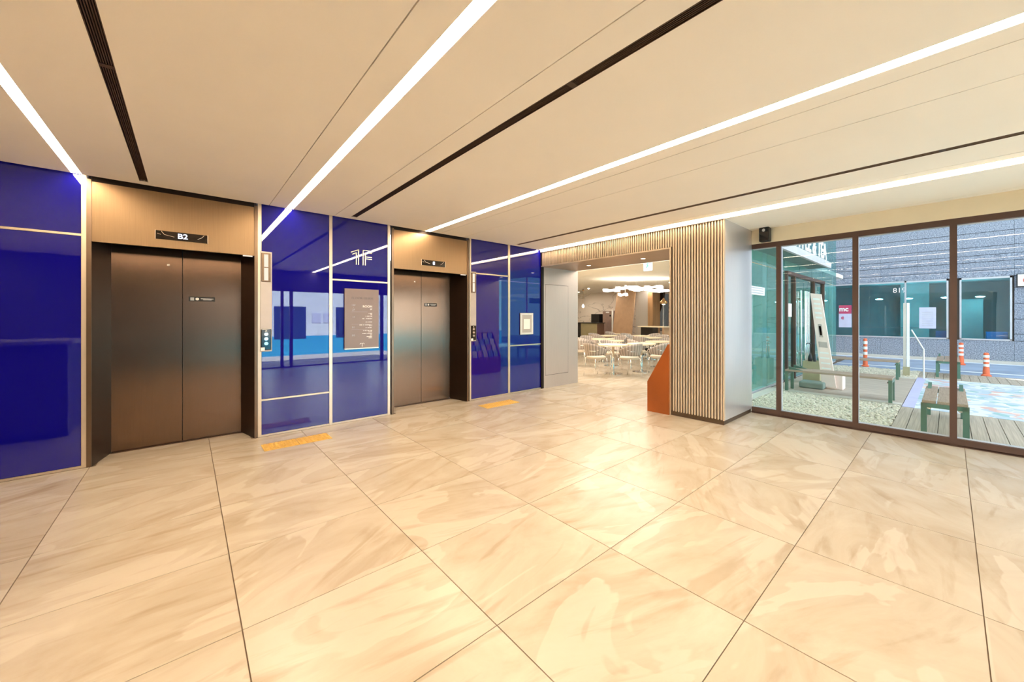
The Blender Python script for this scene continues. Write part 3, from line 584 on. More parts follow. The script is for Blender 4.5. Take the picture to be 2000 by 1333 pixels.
# leaning tan panel, chrome clad column, wood post
t = thing('leaning_panel', 'tall tan panel leaning against the mirrored cafe column', 'panel', (14.5, 11.1, 0))
obj('board', prism([(14.22, 10.70, 0), (14.22, 11.85, 0), (14.22, 11.43, 2.72), (14.22, 10.38, 2.72)], (0.08, 0, 0)), 'panel_tan', t)
t = thing('mirrored_column', 'steel clad cafe column with a timber edge', 'column', (14.6, 10.0, 0))
obj('cladding', bx(14.35, 9.76, 0, 14.9, 10.46, 2.73), 'silver_steel', t); obj('timber_edge', bx(14.30, 9.50, 0, 14.9, 9.76, 2.73), 'wood_brown', t)
bm = NB(); rows = 14; cols = 40
g = []
for j in range(rows + 1):
    f = j / rows; z = 2.66 - 1.86 * f; y1 = 9.32 + (0.50 * min(1, f * 1.25) ** 1.5 if f < 0.8 else 0.50 - 0.1 * (f - 0.8)); y0 = 10.25
    g.append([bm.verts.new((15.05 + 0.035 * math.sin(i * 1.9) * (1 - 0.3 * f), y0 + (y1 - y0) * i / cols, z)) for i in range(cols + 1)])
for j in range(rows):
    for i in range(cols): bm.faces.new((g[j][i], g[j][i+1], g[j+1][i+1], g[j+1][i]))
bmesh.ops.solidify(bm, geom=list(bm.faces), thickness=0.012)
tag(obj('curtain', bm, 'curtain_brown', smooth=True), 'dark brown tied back curtain beside the cafe window', 'curtain')
# counter, screens, fridge
t = thing('service_counter', 'black edged counter with a golden glass front by the marble wall', 'counter', (13.6, 12.7, 0))
obj('glass_front', bx(13.50, 12.12, 0, 13.54, 13.18, 1.12), 'display_glassy', t); obj('counter_top', bx(13.46, 12.08, 1.12, 14.1, 13.45, 1.16), 'black_plastic', t); obj('body', bx(13.54, 12.12, 0, 14.05, 13.40, 1.12), 'rack_dark', t); obj('end_panel', bx(13.47, 13.18, 0, 14.05, 13.42, 1.12), 'black_plastic', t)
t = thing('cabinet', 'tall black cabinet standing between counter and steel fridge', 'cabinet', (15.0, 13.45, 0))
obj('body', bx(14.85, 13.16, 0, 15.28, 13.72, 1.59), 'black_plastic', t); obj('plinth', bx(14.83, 13.04, 0, 15.28, 13.72, 0.9), 'black_plastic', t)
t = thing('steel_fridge', 'upright rosy steel fridge against the marble wall', 'fridge', (15.1, 12.65, 0))
obj('body', bx(14.98, 12.29, 0.05, 15.29, 13.01, 1.74), 'fridge_steel', t); obj('door', bev(bx(14.95, 12.30, 0.08, 14.98, 13.0, 1.73), 0.005, 1), 'fridge_steel', t); obj('label_plate', bx(14.945, 12.55, 1.64, 14.95, 12.78, 1.70), 'sign_white', t); obj('lock', cyl(NB(), (14.95, 12.48, 1.50), (14.93, 12.48, 1.50), 0.05), 'black_plastic', t)
tag(obj('light_pillar', bev(bx(14.7, 12.12, 0, 14.76, 12.19, 1.80), 0.004, 1), 'sign_white'), 'slim white post right of the steel fridge', 'post')
# pendants
t = thing('bulb_pendant', 'thin wire pendant with glass bulbs hanging near the marble wall', 'pendant lamp', (13, 12.53, 2.0))
obj('cord', tube(NB(), [(13, 12.53, 2.73), (13, 12.53, 2.02)], 0.006), 'copper', t); obj('rose', lathe(NB(), [(0.06, 0), (0.06, 0.03), (0.02, 0.06)], 14, (13, 12.53, 2.67)), 'copper', t)
obj('bulb', lathe(NB(), [(0.01, 0), (0.05, 0.04), (0.06, 0.09), (0.03, 0.15), (0.012, 0.18)], 14, (13, 12.53, 1.86)), 'bulb', t)
t = thing('copper_pendant', 'copper dome pendant lamp hanging before the cafe window', 'pendant lamp', (14, 8.754, 2.0))
obj('cord', tube(NB(), [(14, 8.754, 2.73), (14, 8.754, 2.25)], 0.006), 'black_plastic', t); obj('shade', lathe(NB(), [(0.02, 0.26), (0.05, 0.20), (0.15, 0.10), (0.17, 0.04), (0.12, 0.0), (0.11, 0.0)], 20, (14, 8.754, 1.98)), 'copper', t, smooth=True)
obj('bulb', lathe(NB(), [(0.001, -0.03), (0.06, 0.0), (0.08, 0.03)], 14, (14, 8.754, 1.96)), 'bulb', t)
t = thing('cloud_pendant', 'cluster of pale wavy disc lamps hanging from the cafe ceiling', 'pendant lamp', (10.56, 7.77, 2.3))
random.seed(4)
def cloud_disc(dy, dx, z, rx, ry, ph):
    bm = NB(); n = 36; ctr = Vector((10.56 + dx, 7.77 + dy, z)); o1 = []; i1 = []; o2 = []; i2 = []
    for k in range(n):
        a = 2 * math.pi * k / n; wv = 0.022 * math.sin(3 * a + ph)
        for lst, rr, dz in ((o1, 1.0, 0.0), (i1, 0.55, -0.012), (o2, 1.0, 0.045), (i2, 0.55, 0.05)): lst.append(bm.verts.new(ctr + Vector((rx * rr * math.cos(a), ry * rr * math.sin(a), wv + dz))))
    for k in range(n):
        q = (k + 1) % n
        bm.faces.new((o1[k], i1[k], i1[q], o1[q])); bm.faces.new((o2[k], o2[q], i2[q], i2[k])); bm.faces.new((o1[k], o1[q], o2[q], o2[k])); bm.faces.new((i1[k], i2[k], i2[q], i1[q]))
    bmesh.ops.recalc_face_normals(bm, faces=bm.faces); return bm
for dy, dx, z, rx, ry, ph in [(0.62, -0.45, 2.32, 0.30, 0.30, 0), (0.25, -0.15, 2.40, 0.32, 0.34, 1.2), (-0.15, 0.1, 2.34, 0.34, 0.36, 2.1), (-0.5, 0.45, 2.42, 0.32, 0.32, 0.6), (-0.62, 0.6, 2.30, 0.34, 0.34, 3.0), (0.3, 0.35, 2.44, 0.3, 0.3, 1.9), (0.22, -0.32, 2.16, 0.17, 0.17, 0.4)]:
    rg = obj('disc', cloud_disc(dy, dx, z, rx, ry, ph), 'cloud_lamp', t, smooth=True)
    obj('rod', tube(NB(), [(10.56 + dx + rx * 0.7, 7.77 + dy, z + 0.03), (10.56 + dx + rx * 0.7, 7.77 + dy, 2.73)], 0.004, 6), 'chrome', rg)
t = thing('exit_sign', 'lit white and green exit sign hanging behind the portal header', 'exit sign', (6.6, 4.5, 2.37))
obj('case', bev(bx(6.58, 4.40, 2.37, 6.62, 4.60, 2.56), 0.004, 1), 'exit_white', t); obj('rod', bx(6.595, 4.49, 2.56, 6.605, 4.51, 2.73), 'white_plastic', t)
rm = NB(); tube(rm, [(6.578, 4.52, 2.43), (6.578, 4.50, 2.465), (6.578, 4.495, 2.50)], 0.008, 6); tube(rm, [(6.578, 4.50, 2.465), (6.578, 4.475, 2.44)], 0.007, 6); tube(rm, [(6.578, 4.525, 2.495), (6.578, 4.495, 2.49), (6.578, 4.47, 2.475)], 0.006, 6); lathe(rm, [(0.001, 0), (0.011, 0.008), (0.011, 0.016), (0.001, 0.024)], 8, (6.578, 4.49, 2.508)); obj('running_figure', rm, 'exit_green', t)
# tables
def table(x, y, r, label='round pale cafe table on a steel pedestal'):
    t = thing('cafe_table', label, 'table', (0, 0, 0), group='round cafe tables')
    obj('table_top', bev(lathe(NB(), [(r, 0.705), (r, 0.735)], 40), 0.006, 1), 'table_top', t, True)
    obj('pedestal', lathe(NB(), [(0.034, 0.02), (0.030, 0.10), (0.030, 0.70)], 18), 'chrome', t, True, True)
    obj('foot_plate', lathe(NB(), [(0.23, 0.0), (0.23, 0.010), (0.05, 0.026), (0.035, 0.03)], 32), 'chrome', t, True)
    t.location = (x, y, 0); return t
t0 = table(7.33, 6.03, 0.37, 'round pale cafe table closest to the portal opening')
for x, y in ((8.12, 5.74), (9.25, 5.95), (9.16, 7.94), (10.9, 7.3), (11.7, 8.3), (11.0, 9.3), (12.6, 9.9), (8.55, 7.1)): dup(t0, (x, y, 0), 0, 'round pale cafe table behind the orange leaflet rack' if (x, y) == (9.25, 5.95) else 'round pale cafe table on a steel pedestal farther inside the cafe')
# chairs
def make_chair():
    t = thing('tub_chair', 'rounded tub chair with striped back and thin steel legs', 'chair', (0, 0, 0), group='tub chairs around the cafe tables')
    obj('seat', bev(lathe(NB(), [(0.215, 0.42), (0.235, 0.44), (0.235, 0.465), (0.20, 0.485), (0.001, 0.49)], 28), 0.004, 1), 'chair_seat', t, True, True)
    bm = NB(); n = 22; m = 6; gi = []; go = []
    for k in range(n + 1):
        a = R(-108 + 216 * k / n); f = abs(k / n - 0.5) * 2; top = 0.80 - 0.17 * f ** 2.2; bot = 0.50 + 0.02 * f; ri, ro = [], []
        for j in range(m + 1):
            q = j / m; z = bot + (top - bot) * q; rr = 0.232 + 0.055 * q + 0.008 * math.sin(math.pi * q)
            ri.append(bm.verts.new((-rr * math.cos(a), rr * math.sin(a), z))); ro.append(bm.verts.new((-(rr + 0.028) * math.cos(a), (rr + 0.028) * math.sin(a), z)))
        gi.append(ri); go.append(ro)
    for k in range(n):
        for j in range(m):
            bm.faces.new((gi[k][j], gi[k+1][j], gi[k+1][j+1], gi[k][j+1])); bm.faces.new((go[k][j], go[k][j+1], go[k+1][j+1], go[k+1][j]))
        bm.faces.new((gi[k][m], gi[k+1][m], go[k+1][m], go[k][m])); bm.faces.new((gi[k][0], go[k][0], go[k+1][0], gi[k+1][0]))
    for k in (0, n):
        for j in range(m): bm.faces.new((gi[k][j], gi[k][j+1], go[k][j+1], go[k][j]))
    bmesh.ops.recalc_face_normals(bm, faces=bm.faces); obj('backrest', bm, 'chair_back', t, True, True)
    for sx, sy in ((1, 1), (1, -1), (-1, 1), (-1, -1)):
        top = (0.17 * sx, 0.19 * sy, 0.44); obj('leg', tube(NB(), [top, (0.18 * sx, 0.20 * sy, 0.25), (0.21 * sx, 0.225 * sy, 0.0)], 0.009), 'chrome', t, True, True)
    af = NB()
    for sy in (1, -1): tube(af, [(0.17, 0.19 * sy, 0.44), (0.20, 0.245 * sy, 0.56), (0.14, 0.27 * sy, 0.64), (-0.02, 0.29 * sy, 0.645), (-0.16, 0.25 * sy, 0.64)], 0.009)
    tube(af, [(-0.20 - 0.07 * math.cos(R(a)) , 0.29 * math.sin(R(a)), 0.62) for a in range(-70, 71, 14)], 0.007)
    obj('arm_frame', af, 'chrome', t, True, True)
    obj('seat_rail', tube(NB(), [(0.2 * math.cos(R(a)), 0.2 * math.sin(R(a)), 0.425) for a in range(0, 361, 15)], 0.009), 'chrome', t, True, True)
    return t
ch = make_chair()
spots = [(6.80, 6.12, -0.2), (7.24, 5.46, 1.6), (7.98, 5.10, 1.5), (7.80, 7.62, 0.4), (9.15, 5.34, 1.6), (8.76, 6.30, -0.5), (7.80, 6.50, -1.6), (8.55, 8.16, -0.2), (9.25, 8.62, -1.7), (9.80, 7.90, 3.1),
         (9.85, 6.10, 3.0), (10.3, 7.25, 0.1), (11.5, 7.35, 3.0), (10.75, 7.92, -1.4), (11.1, 8.52, -0.3), (11.75, 8.9, -1.6), (12.3, 8.2, 3.0), (10.4, 9.25, 0.0), (11.0, 9.9, -1.6), (12.0, 9.9, 0.0), (12.7, 10.5, -1.6), (10.9, 6.70, 1.6)]
for i, (x, y, rz) in enumerate(spots):
    if i == 0: ch['label'] = 'striped tub chair at the closest table on the side of the silver service door'; ch.location = (x, y, 0); ch.rotation_euler = (0, 0, rz)
    else: dup(ch, (x, y, 0), rz, {1: 'striped tub chair with its back to the portal at the closest table', 2: 'striped tub chair with its back to the portal between closest table and orange rack', 4: 'striped tub chair at the table behind the orange rack'}.get(i, 'striped tub chair with thin steel legs farther inside the cafe'))
t = thing('high_table', 'pale topped high table in front of the cafe window', 'table', (13.6, 8.7, 0))
obj('table_top', bx(13.3, 8.30, 1.00, 13.9, 9.60, 1.04), 'table_top', t); obj('base_panel', bx(13.4, 8.9, 0, 13.8, 9.5, 1.0), 'black_plastic', t); obj('base_panel', bx(13.4, 8.35, 0, 13.8, 8.45, 1.0), 'panel_tan', t)

# ---------------------------------------------------------------- cafe front on the terrace
YF = 2.64
ff = struct('wall_cafe_front', bx(5.88, YF + 0.02, -0.03, 14.5, YF + 0.10, 0.02), 'frame_light', 'teal glazed front of the cafe along the terrace', 'wall')
cols_x = [5.90, 6.90, 8.06, 9.20]; cols_r = [12.70, 13.50, 14.5]
for zs in ((0.03, 2.42), (2.44, 3.35), (3.37, 4.30), (4.32, 5.4)):
    xs_ = cols_x + cols_r if zs[0] < 1 else cols_x + [10.35, 11.5] + cols_r
    for a, b in zip(xs_, xs_[1:]):
        if zs[0] < 1 and a == 9.20: continue
        obj('pane', bx(a + 0.008, YF, zs[0], b - 0.008, YF + 0.012, zs[1]), 'teal_glass', ff)
for x in cols_x + cols_r: obj('fin', bx(x - 0.006, YF + 0.014, 0.0, x + 0.006, YF + 0.09, 5.4), 'frame_light', ff)
d2 = struct('door_2', bx(9.20, YF - 0.06, 2.36, 12.70, YF + 0.06, 2.44), 'frame_brown', 'brown framed glass cafe entrance with long steel handles', 'door')
for a in (9.20, 9.80, 11.55, 12.62): obj('door_post', bx(a, YF - 0.05, -0.02, a + 0.07, YF + 0.05, 2.36), 'frame_brown', d2)
for a, b in ((9.27, 9.80), (9.87, 10.70), (10.71, 11.55), (11.62, 12.62)): obj('pane', bx(a, YF - 0.005, 0.0, b, YF + 0.007, 2.36), 'shop_glass', d2)
for x in (10.12, 10.48, 10.62, 10.80): obj('handle', tube(tube(tube(NB(), [(x, YF - 0.09, 0.25), (x, YF - 0.09, 2.05)], 0.018), [(x, YF - 0.09, 0.55), (x, YF, 0.55)], 0.01), [(x, YF - 0.09, 1.85), (x, YF, 1.85)], 0.01), 'chrome', d2)
obj('door_notice', bx(9.40, YF - 0.012, 1.42, 9.66, YF - 0.006, 1.72), 'sign_white', d2)
t = thing('canopy_sign', 'grey canopy with white letters COFFEE & TEA over the cafe entrance', 'shop sign', (9.0, 2.4, 2.65))
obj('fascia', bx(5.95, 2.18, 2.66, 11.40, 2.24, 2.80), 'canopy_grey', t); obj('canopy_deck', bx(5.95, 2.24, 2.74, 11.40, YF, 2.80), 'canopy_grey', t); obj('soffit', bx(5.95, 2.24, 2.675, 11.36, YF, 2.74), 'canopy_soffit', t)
lt = text('COFFEE & TEA', 0.52, (9.38, 2.20, 2.995), 'sign_white', t, ext=0.008, bold=0.010)
lt.scale.x = 3.16 / lt.dimensions.x if lt.dimensions.x else 1
obj('letter_rail', bx(7.7, 2.19, 2.80, 11.2, 2.22, 2.815), 'canopy_grey', t)
text('T', 0.16, (10.75, 2.175, 2.735), 'sign_white', t, ext=0.004, bold=0.004)
bm = NB()
for k in range(6): box(bm, 10.86 + 0.085 * k, 2.172, 2.70, 10.925 + 0.085 * k, 2.18, 2.755)
obj('small_lettering', bm, 'sign_white', t)['kind'] = 'stuff'
t = thing('notice_plate', 'white notice plate with grey text on the teal cafe glass', 'sign', (7.45, YF - 0.03, 1.83))
obj('plate', bx(7.06, YF - 0.03, 1.83, 7.83, YF, 1.985), 'sign_white', t)
for z in (1.955, 1.91, 1.865): obj('text_line', bx(7.12, YF - 0.033, z - 0.010, 7.76, YF - 0.03, z + 0.010), 'sign_grey', t)

# ---------------------------------------------------------------- terrace ground
gr = struct('ground', bx(5.88, -14, -0.30, 40, 14, -0.10), 'asphalt', 'blue grey asphalt road and ground outside', 'ground')
dk = struct('terrace_deck', bx(5.88, -6, -0.10, 13.5, 2.66, -0.055), 'deck_gap', 'timber deck of the terrace', 'deck')
bd = bpy.data.meshes.new('deck_board'); b0 = bx(0, -0.071, 0, 1.0, 0.071, 0.025); b0.to_mesh(b0 and bd); b0.free(); bd.materials.append(MT['deck_wood'])
def board(x0, x1, y):
    o = bpy.data.objects.new('deck_board', bd); C.objects.link(o); o.parent = dk; o.location = Vector((x0, y, -0.045)) - ORG[dk]; o.scale = (x1 - x0, 1, 1)
yb = 0.480
while yb > -4.0: board(5.90, 7.90, yb); board(12.02, 13.40, yb); yb -= 0.149
obj('cross_deck', bx(8.16, 0.56, -0.05, 11.60, 2.62, -0.02), 'deck_cross', dk)
obj('stone_kerb', bx(8.00, 0.56, -0.05, 8.16, 2.62, -0.005), 'kerb_stone', dk); obj('stone_kerb', bx(11.60, 0.56, -0.05, 11.76, 2.62, -0.005), 'kerb_stone', dk)
obj('stone_kerb', bx(5.90, 2.46, -0.05, 8.00, 2.63, -0.01), 'kerb_stone', dk); obj('border_strip', bx(7.92, 0.40, -0.05, 12.0, 0.55, -0.018), 'lavender_paint', dk)
mo = obj('painted_mosaic', bx(7.92, -6, -0.05, 12.0, 0.40, -0.020), 'mosaic', dk)
def pebbles(name, x0, y0, x1, y1, n, r, label):
    o = obj(name, bx(x0, y0, -0.09, x1, y1, -0.040), 'pebble_bed'); o['kind'] = 'stuff'; tag(o, label, 'gravel')
    ico = NB(); bmesh.ops.create_icosphere(ico, subdivisions=1, radius=1.0); vs = [v.co.copy() for v in ico.verts]; fs = [[v.index for v in f.verts] for f in ico.faces]; ico.free()
    V, F = [], []; rnd = random.Random(3)
    for i in range(n):
        c = Vector((rnd.uniform(x0, x1), rnd.uniform(y0, y1), -0.038 + rnd.uniform(0, 0.012))); s = r * rnd.uniform(0.6, 1.25)
        M = Matrix.Rotation(rnd.uniform(0, 6.28), 3, 'Z') @ Matrix.Rotation(rnd.uniform(-0.6, 0.6), 3, 'X') @ Matrix.Diagonal((s * 1.3, s * 0.9, s * 0.62))
        k = len(V); V += [tuple(M @ v + c - ORG[o]) for v in vs]; F += [[q + k for q in f] for f in fs]
    me = bpy.data.meshes.new('pebbles'); me.from_pydata(V, [], F); me.materials.append(MT['pebble'])
    for p in me.polygons: p.use_smooth = True
    po_ = bpy.data.objects.new('pebbles', me); C.objects.link(po_); po_.parent = o; po_['kind'] = 'stuff'
pebbles('gravel_bed', 5.90, 0.57, 7.99, 2.45, 5600, 0.024, 'bed of pale pebbles between the glazing and the deck')
pebbles('gravel_bed', 11.78, 0.57, 13.45, 2.60, 2600, 0.034, 'far bed of pale pebbles around the steel post')
obj('road_edge_line', bx(17.95, -14, -0.10, 18.15, 14, -0.094), 'road_white', gr); obj('road_line', bx(14.9, -14, -0.10, 15.05, 14, -0.095), 'road_white', gr)
obj('far_pavement', bx(18.2, -14, -0.10, 18.52, 14, -0.02), 'kerb_stone', gr)

# benches
def make_bench(L):
    t = thing('terrace_bench', '', 'bench', (0, 0, 0))
    for k in range(3): obj('seat_slat', bev(bx(0.0, -0.20 + 0.137 * k, 0.385, L, -0.20 + 0.137 * k + 0.126, 0.42), 0.004, 1), 'bench_wood', t, True)
    for x0 in (0.0, L - 0.05):
        bm = NB(); box(bm, x0, -0.21, 0.0, x0 + 0.05, -0.155, 0.385); box(bm, x0, 0.155, 0.0, x0 + 0.05, 0.21, 0.385); box(bm, x0, -0.21, 0.335, x0 + 0.05, 0.21, 0.385)
        lg = obj('leg_frame', bm, 'bench_green', t, True)
        fb = NB(); [cyl(fb, (x0 + 0.07, s * 0.135, 0.33), (x0 + 0.025, s * 0.135, 0.33), 0.02, n=12) for s in (-1, 1)]; obj('bolt', fb, 'chrome', lg, True)
    for s in (-1, 1): obj('corner_bracket', prism([(L - 0.06, s * 0.14, 0.42), (L - 0.30, s * 0.14, 0.42), (L - 0.06, s * 0.14, 0.48)], (0, 0.04 * s, 0)), 'bench_green', t, True)
    return t
def place(b, x, y, rz, label): b.location = (x, y, -0.02); b.rotation_euler = (0, 0, rz); b['label'] = label; ORG[b] = Vector((x, y, -0.02)); return b
b1 = make_bench(1.35)
place(b1, 6.20, 0.045, 0, 'timber bench with green legs standing end on beside the glazing')
place(dup(b1, (0, 0, 0), 0), 12.38, 0.03, 0, 'timber bench with green legs on the far deck beside the road')
b2 = make_bench(1.62)
place(b2, 8.22, 0.68, R(90), 'long timber bench with green legs behind the near pebble bed')
place(dup(b2, (0, 0, 0), 0), 11.45, 0.84, R(90), 'long timber bench with green legs in front of the far pebble bed')
# steel post and handrail
t = thing('steel_post', 'tall pale steel post standing in the far pebble bed', 'post', (12.2, 0.77, -0.04))
obj('flat_bar', bx(12.17, 0.768, -0.04, 12.22, 0.822, 1.76), 'kerb_stone', t); obj('flat_bar', bx(12.17, 0.705, -0.04, 12.22, 0.757, 1.76), 'sign_white', t); obj('base_shoe', bx(12.14, 0.70, -0.04, 12.25, 0.83, 0.20), 'khaki', t)
tag(obj('handrail', tube(NB(), [(12.0, 0.66, 1.11), (12.0, 0.44, 0.65), (11.9, 0.435, 0.60), (11.85, 0.435, -0.03)], 0.016), 'frame_silver'), 'bent steel handrail beside the tall post', 'handrail')
# delineators
def cone(x, y, h, r, label):
    t = thing('delineator_post', label, 'traffic post', (x, y, -0.095), group='orange delineator posts')
    z = -0.095
    obj('base', lathe(NB(), [(r * 1.9, 0), (r * 1.9, 0.03), (r * 1.3, 0.05), (r * 1.15, 0.22)], 18, (x, y, z)), 'cone_orange', t)
    obj('stem', lathe(NB(), [(r * 1.05, 0.05), (r, h - 0.02), (r * 0.6, h)], 18, (x, y, z)), 'cone_orange', t)
    for k in range(3): obj('white_band', lathe(NB(), [(r * 1.12, 0), (r * 1.12, h * 0.10)], 18, (x, y, z + h * (0.42 + 0.19 * k))), 'sign_white', t)
cone(14.4, 1.865, 0.86, 0.05, 'orange and white delineator post by the far pebble bed')
cone(17.0, -0.262, 0.70, 0.055, 'orange and white delineator post across the road under the corner window')
cone(14.1, -0.672, 0.60, 0.052, 'orange and white delineator post at the edge of the far deck')
# leaning banner stand and umbrella stand
t = thing('banner_stand', 'tall narrow pink notice board leaning in its stand by the cafe entrance', 'sign board', (8.85, 1.9, -0.02))
Bp = [(8.80, 2.05, 1.90), (8.80, 1.86, 1.87), (8.80, 1.60, 0.02), (8.80, 1.84, 0.02)]
obj('board', prism(Bp, (0.04, 0, 0)), 'banner_pink', t)
def strip(f0, f1, u0, u1, mat, nm):
    def pt(f, u):
        a = Vector(Bp[0]).lerp(Vector(Bp[3]), f); b = Vector(Bp[1]).lerp(Vector(Bp[2]), f); return a.lerp(b, u) + Vector((-0.003, 0, 0))
    obj(nm, prism([pt(f0, u0), pt(f0, u1), pt(f1, u1), pt(f1, u0)], (0.003, 0, 0)), mat, t)
for k in range(5): strip(0.05 + 0.05 * k, 0.07 + 0.05 * k, 0.2, 0.8, 'sign_white', 'text_line')
strip(0.33, 0.47, 0.30, 0.62, 'banner_grey', 'picture'); strip(0.35, 0.45, 0.36, 0.56, 'sign_white', 'picture_inset'); strip(0.52, 0.58, 0.15, 0.85, 'banner_grey', 'colour_band')
for k in range(4): strip(0.63 + 0.055 * k, 0.645 + 0.055 * k, 0.15, 0.85, 'sign_white', 'text_line')
obj('foot_box', bev(bx(8.84, 1.50, -0.02, 9.10, 1.80, 0.30), 0.01, 1), 'banner_pink', t); obj('weight_base', bev(bx(8.62, 1.78, -0.02, 8.95, 2.22, 0.11), 0.03, 2), 'base_green', t)
t = thing('umbrella_stand', 'khaki umbrella bin beside the leaning notice board', 'umbrella stand', (9.4, 2.15, -0.02))
ub = NB(); box(ub, 9.25, 1.98, -0.02, 9.55, 2.0, 0.46); box(ub, 9.25, 2.28, -0.02, 9.55, 2.30, 0.46); box(ub, 9.25, 2.0, -0.02, 9.27, 2.28, 0.46); box(ub, 9.53, 2.0, -0.02, 9.55, 2.28, 0.46); box(ub, 9.27, 2.0, -0.02, 9.53, 2.28, 0.0); obj('bin', ub, 'khaki', t)
for i, (x, y, rr) in enumerate(((9.38, 2.10, 0.03), (9.44, 2.20, 0.045))):
    u = thing('umbrella', ('slim black umbrella with a hooked handle in the khaki bin', 'dark folded umbrella with a hooked handle at the back of the khaki bin')[i], 'umbrella', (x, y, 0.0))
    obj('canopy', lathe(NB(), [(0.008, 0.0), (rr * 0.7, 0.35), (rr, 0.50), (0.012, 0.62)], 14, (x, y, 0.005)), 'umbrella_black', u)
    obj('handle', tube(NB(), [(x, y, 0.60), (x, y, 0.80)] + [(x, y + 0.04 - 0.04 * math.cos(R(a)), 0.80 + 0.04 * math.sin(R(a))) for a in range(20, 200, 20)], 0.009), 'umbrella_black', u)

struct('wall_cafe_upper', box(bx(5.9, YF + 0.12, 2.9, 14.5, 16.4, 8.0), 5.9, YF + 0.10, 2.9, 14.5, YF + 0.13, 8.0), 'granite', 'granite mass added above the cafe to shade the terrace', 'wall')  # upper mass added to keep the sun off the terrace and road

# ---------------------------------------------------------------- opposite building
XB = 18.5
ob = thing('opposite_building', 'grey granite clad building with teal shop windows across the road', 'building', (XB + 1.0, 0, -0.1))
bk = NB(); box(bk, XB + 0.04, -8, -0.1, XB + 0.3, 6.5, 0.66); box(bk, XB + 0.04, -8, 2.76, XB + 0.3, 6.5, 6.5); box(bk, XB + 0.04, -8, 6.4, XB + 4, 18, 17); box(bk, XB + 0.04, 6.5, -0.1, XB + 4, 18, 6.4); box(bk, XB + 0.04, -8, 0.66, XB + 0.3, -1.46, 2.76); box(bk, XB + 0.04, 0.03, 0.66, XB + 0.3, -0.245, 2.76); box(bk, XB + 0.04, 4.6, 0.66, XB + 0.3, 6.5, 2.76)  # unseen height and long far end added so the building shades the road
obj('core_wall', bk, 'deck_gap', ob)
yj = [-7.4, -6.2, -5.04, -3.86, -2.68, -1.505, -0.333, 0.848, 1.916, 3.1, 4.28, 5.46, 6.5]
def slab(y0, y1, z0, z1, p=0.0): obj('granite_slab', bx(XB - p, y0 + 0.003, z0 + 0.008, XB + 0.05, y1 - 0.003, z1 - 0.008), 'granite', ob)
for a, b in zip(yj, yj[1:]):
    for z0, z1 in zip((2.76, 2.99, 3.27, 3.50, 3.78, 4.26, 4.80, 5.5), (2.99, 3.27, 3.50, 3.78, 4.26, 4.80, 5.5, 6.4)): slab(a, b, z0, z1, 0.012 if z0 in (2.76, 3.27) else 0.0)
    slab(a, b, -0.08, 0.64)
for a, b in zip(yj[:5], yj[1:6]):
    for z0, z1 in zip((0.64, 0.87, 1.35, 1.86, 2.38), (0.87, 1.35, 1.86, 2.38, 2.76)): slab(a, b, z0, z1)
slab(4.6, 5.46, 0.64, 2.76); slab(5.46, 6.5, 0.64, 2.76)
fm = NB()
for (y0, y1) in ((-1.46, -0.245), (0.03, 4.6)):
    box(fm, XB - 0.02, y0, 0.64, XB + 0.08, y1, 0.69); box(fm, XB - 0.02, y0, 2.70, XB + 0.08, y1, 2.76); box(fm, XB - 0.02, y0, 0.66, XB + 0.08, y0 + 0.05, 2.76); box(fm, XB - 0.02, y1 - 0.05, 0.66, XB + 0.08, y1, 2.76)
for y in (1.16, 2.75): box(fm, XB - 0.02, y, 0.66, XB + 0.08, y + 0.05, 2.76)
obj('window_frame', fm, 'frame_light', ob)
for y0, y1 in ((-1.41, -0.295), (0.08, 1.16), (1.21, 2.75), (2.80, 4.55)): obj('window_pane', bx(XB + 0.03, y0, 0.69, XB + 0.042, y1, 2.70), 'shop_glass', ob)
rmx = NB(); box(rmx, XB + 3.2, -1.9, 0, XB + 3.3, 4.9, 2.9); box(rmx, XB + 0.3, -1.95, 0, XB + 3.3, -1.85, 2.9); box(rmx, XB + 0.3, 4.85, 0, XB + 3.3, 4.95, 2.9); box(rmx, XB + 0.3, -1.9, 0.0, XB + 3.3, 4.9, 0.05)
obj('room_wall', rmx, 'shop_interior', ob); obj('room_ceiling', bx(XB + 0.3, -1.9, 2.80, XB + 3.3, 4.9, 2.9), 'shop_pale', ob)
obj('room_partition', bx(XB + 2.0, -0.9, 0.05, XB + 2.1, 0.1, 2.1), 'shop_pale', ob); obj('room_partition', bx(XB + 2.4, 0.6, 0.05, XB + 2.5, 1.5, 2.8), 'shop_pale', ob)
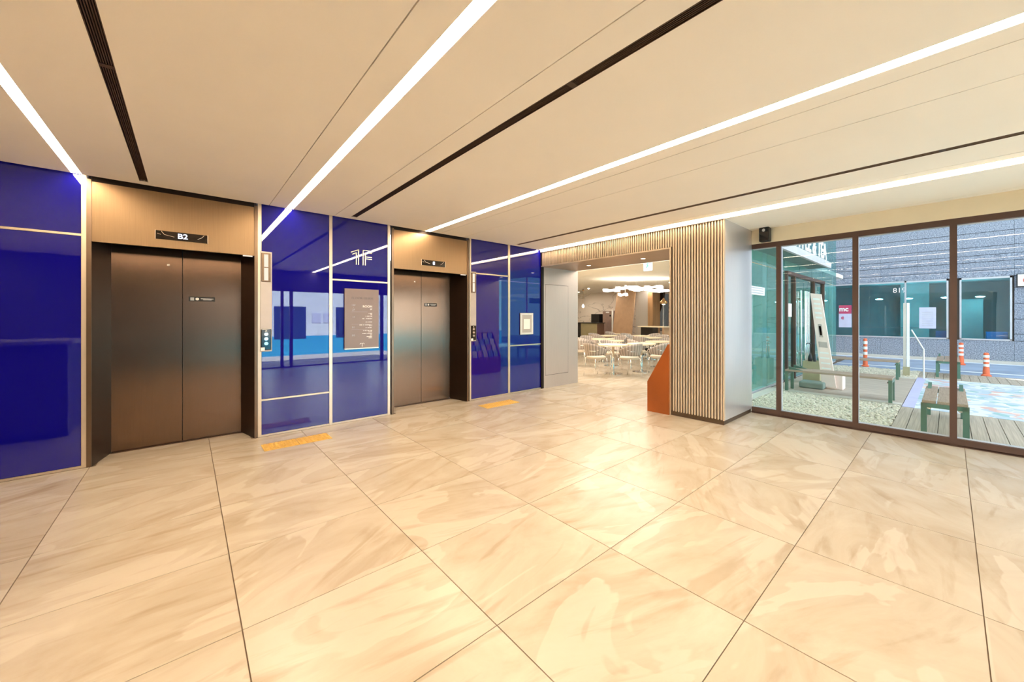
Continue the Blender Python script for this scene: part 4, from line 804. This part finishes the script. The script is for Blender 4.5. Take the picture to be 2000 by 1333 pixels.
for y, x in ((2.12, 1.5), (1.18, 1.5), (0.12, 1.5), (-0.80, 1.5)): obj('room_lamp', lathe(NB(), [(0.08, 0.0), (0.13, 0.03), (0.02, 0.05)], 14, (XB + x, y, 2.14)), 'shop_lamp', ob)
obj('counter_rail', bx(XB + 0.5, 0.05, 1.0, XB + 0.6, 4.5, 1.03), 'sign_grey', ob)
for y0, y1 in ((-1.40, -0.90), (0.06, 0.37)):
    k = obj('blue_crate', bev(bx(XB + 0.35, y0, 0.64, XB + 0.75, y1, 0.92), 0.01, 1), 'crate_blue'); tag(k, 'bright blue box behind the %s shop window' % ('corner' if y0 < 0 else 'wide'), 'box')
ps = obj('poster', bx(XB - 0.03, 0.35, 1.01, XB + 0.025, 0.80, 1.77), 'poster_lilac', ob)
for k in range(8): obj('poster_line', bx(XB - 0.034, 0.42, 1.10 + 0.07 * k, XB - 0.03, 0.73, 1.115 + 0.07 * k), 'sign_grey', ob)
ps = obj('poster', bx(XB - 0.03, 2.84, 1.01, XB + 0.025, 3.27, 1.70), 'poster_lilac', ob); obj('poster_header', bx(XB - 0.034, 2.84, 1.56, XB + 0.02, 3.27, 1.90), 'poster_crimson', ob)
text('mc', 0.26, (XB - 0.038, 3.10, 1.74), 'sign_white', ob, face='-X', bold=0.01); text('c', 0.2, (XB - 0.038, 3.14, 1.40), 'poster_crimson', ob, face='-X', bold=0.01)
text('819', 0.26, (XB + 0.01, 1.36, 2.42), 'sign_white', ob, face='-X')
t = thing('wall_sign', 'white box sign with a red emblem on the granite pier', 'sign', (XB - 0.06, -1.9, 2.39))
obj('case', bx(XB - 0.12, -2.25, 2.39, XB, -1.55, 2.80), 'black_plastic', t); obj('face', bx(XB - 0.125, -2.23, 2.41, XB - 0.12, -1.57, 2.78), 'sign_white', t)
lg = NB(); tube(lg, [(XB - 0.128, -1.78 + 0.09 * math.cos(R(a)), 2.59 + 0.09 * math.sin(R(a))) for a in range(-60, 241, 20)], 0.016, 6); box(lg, XB - 0.132, -1.86, 2.48, XB - 0.124, -1.70, 2.51); obj('emblem', lg, 'logo_red', t)
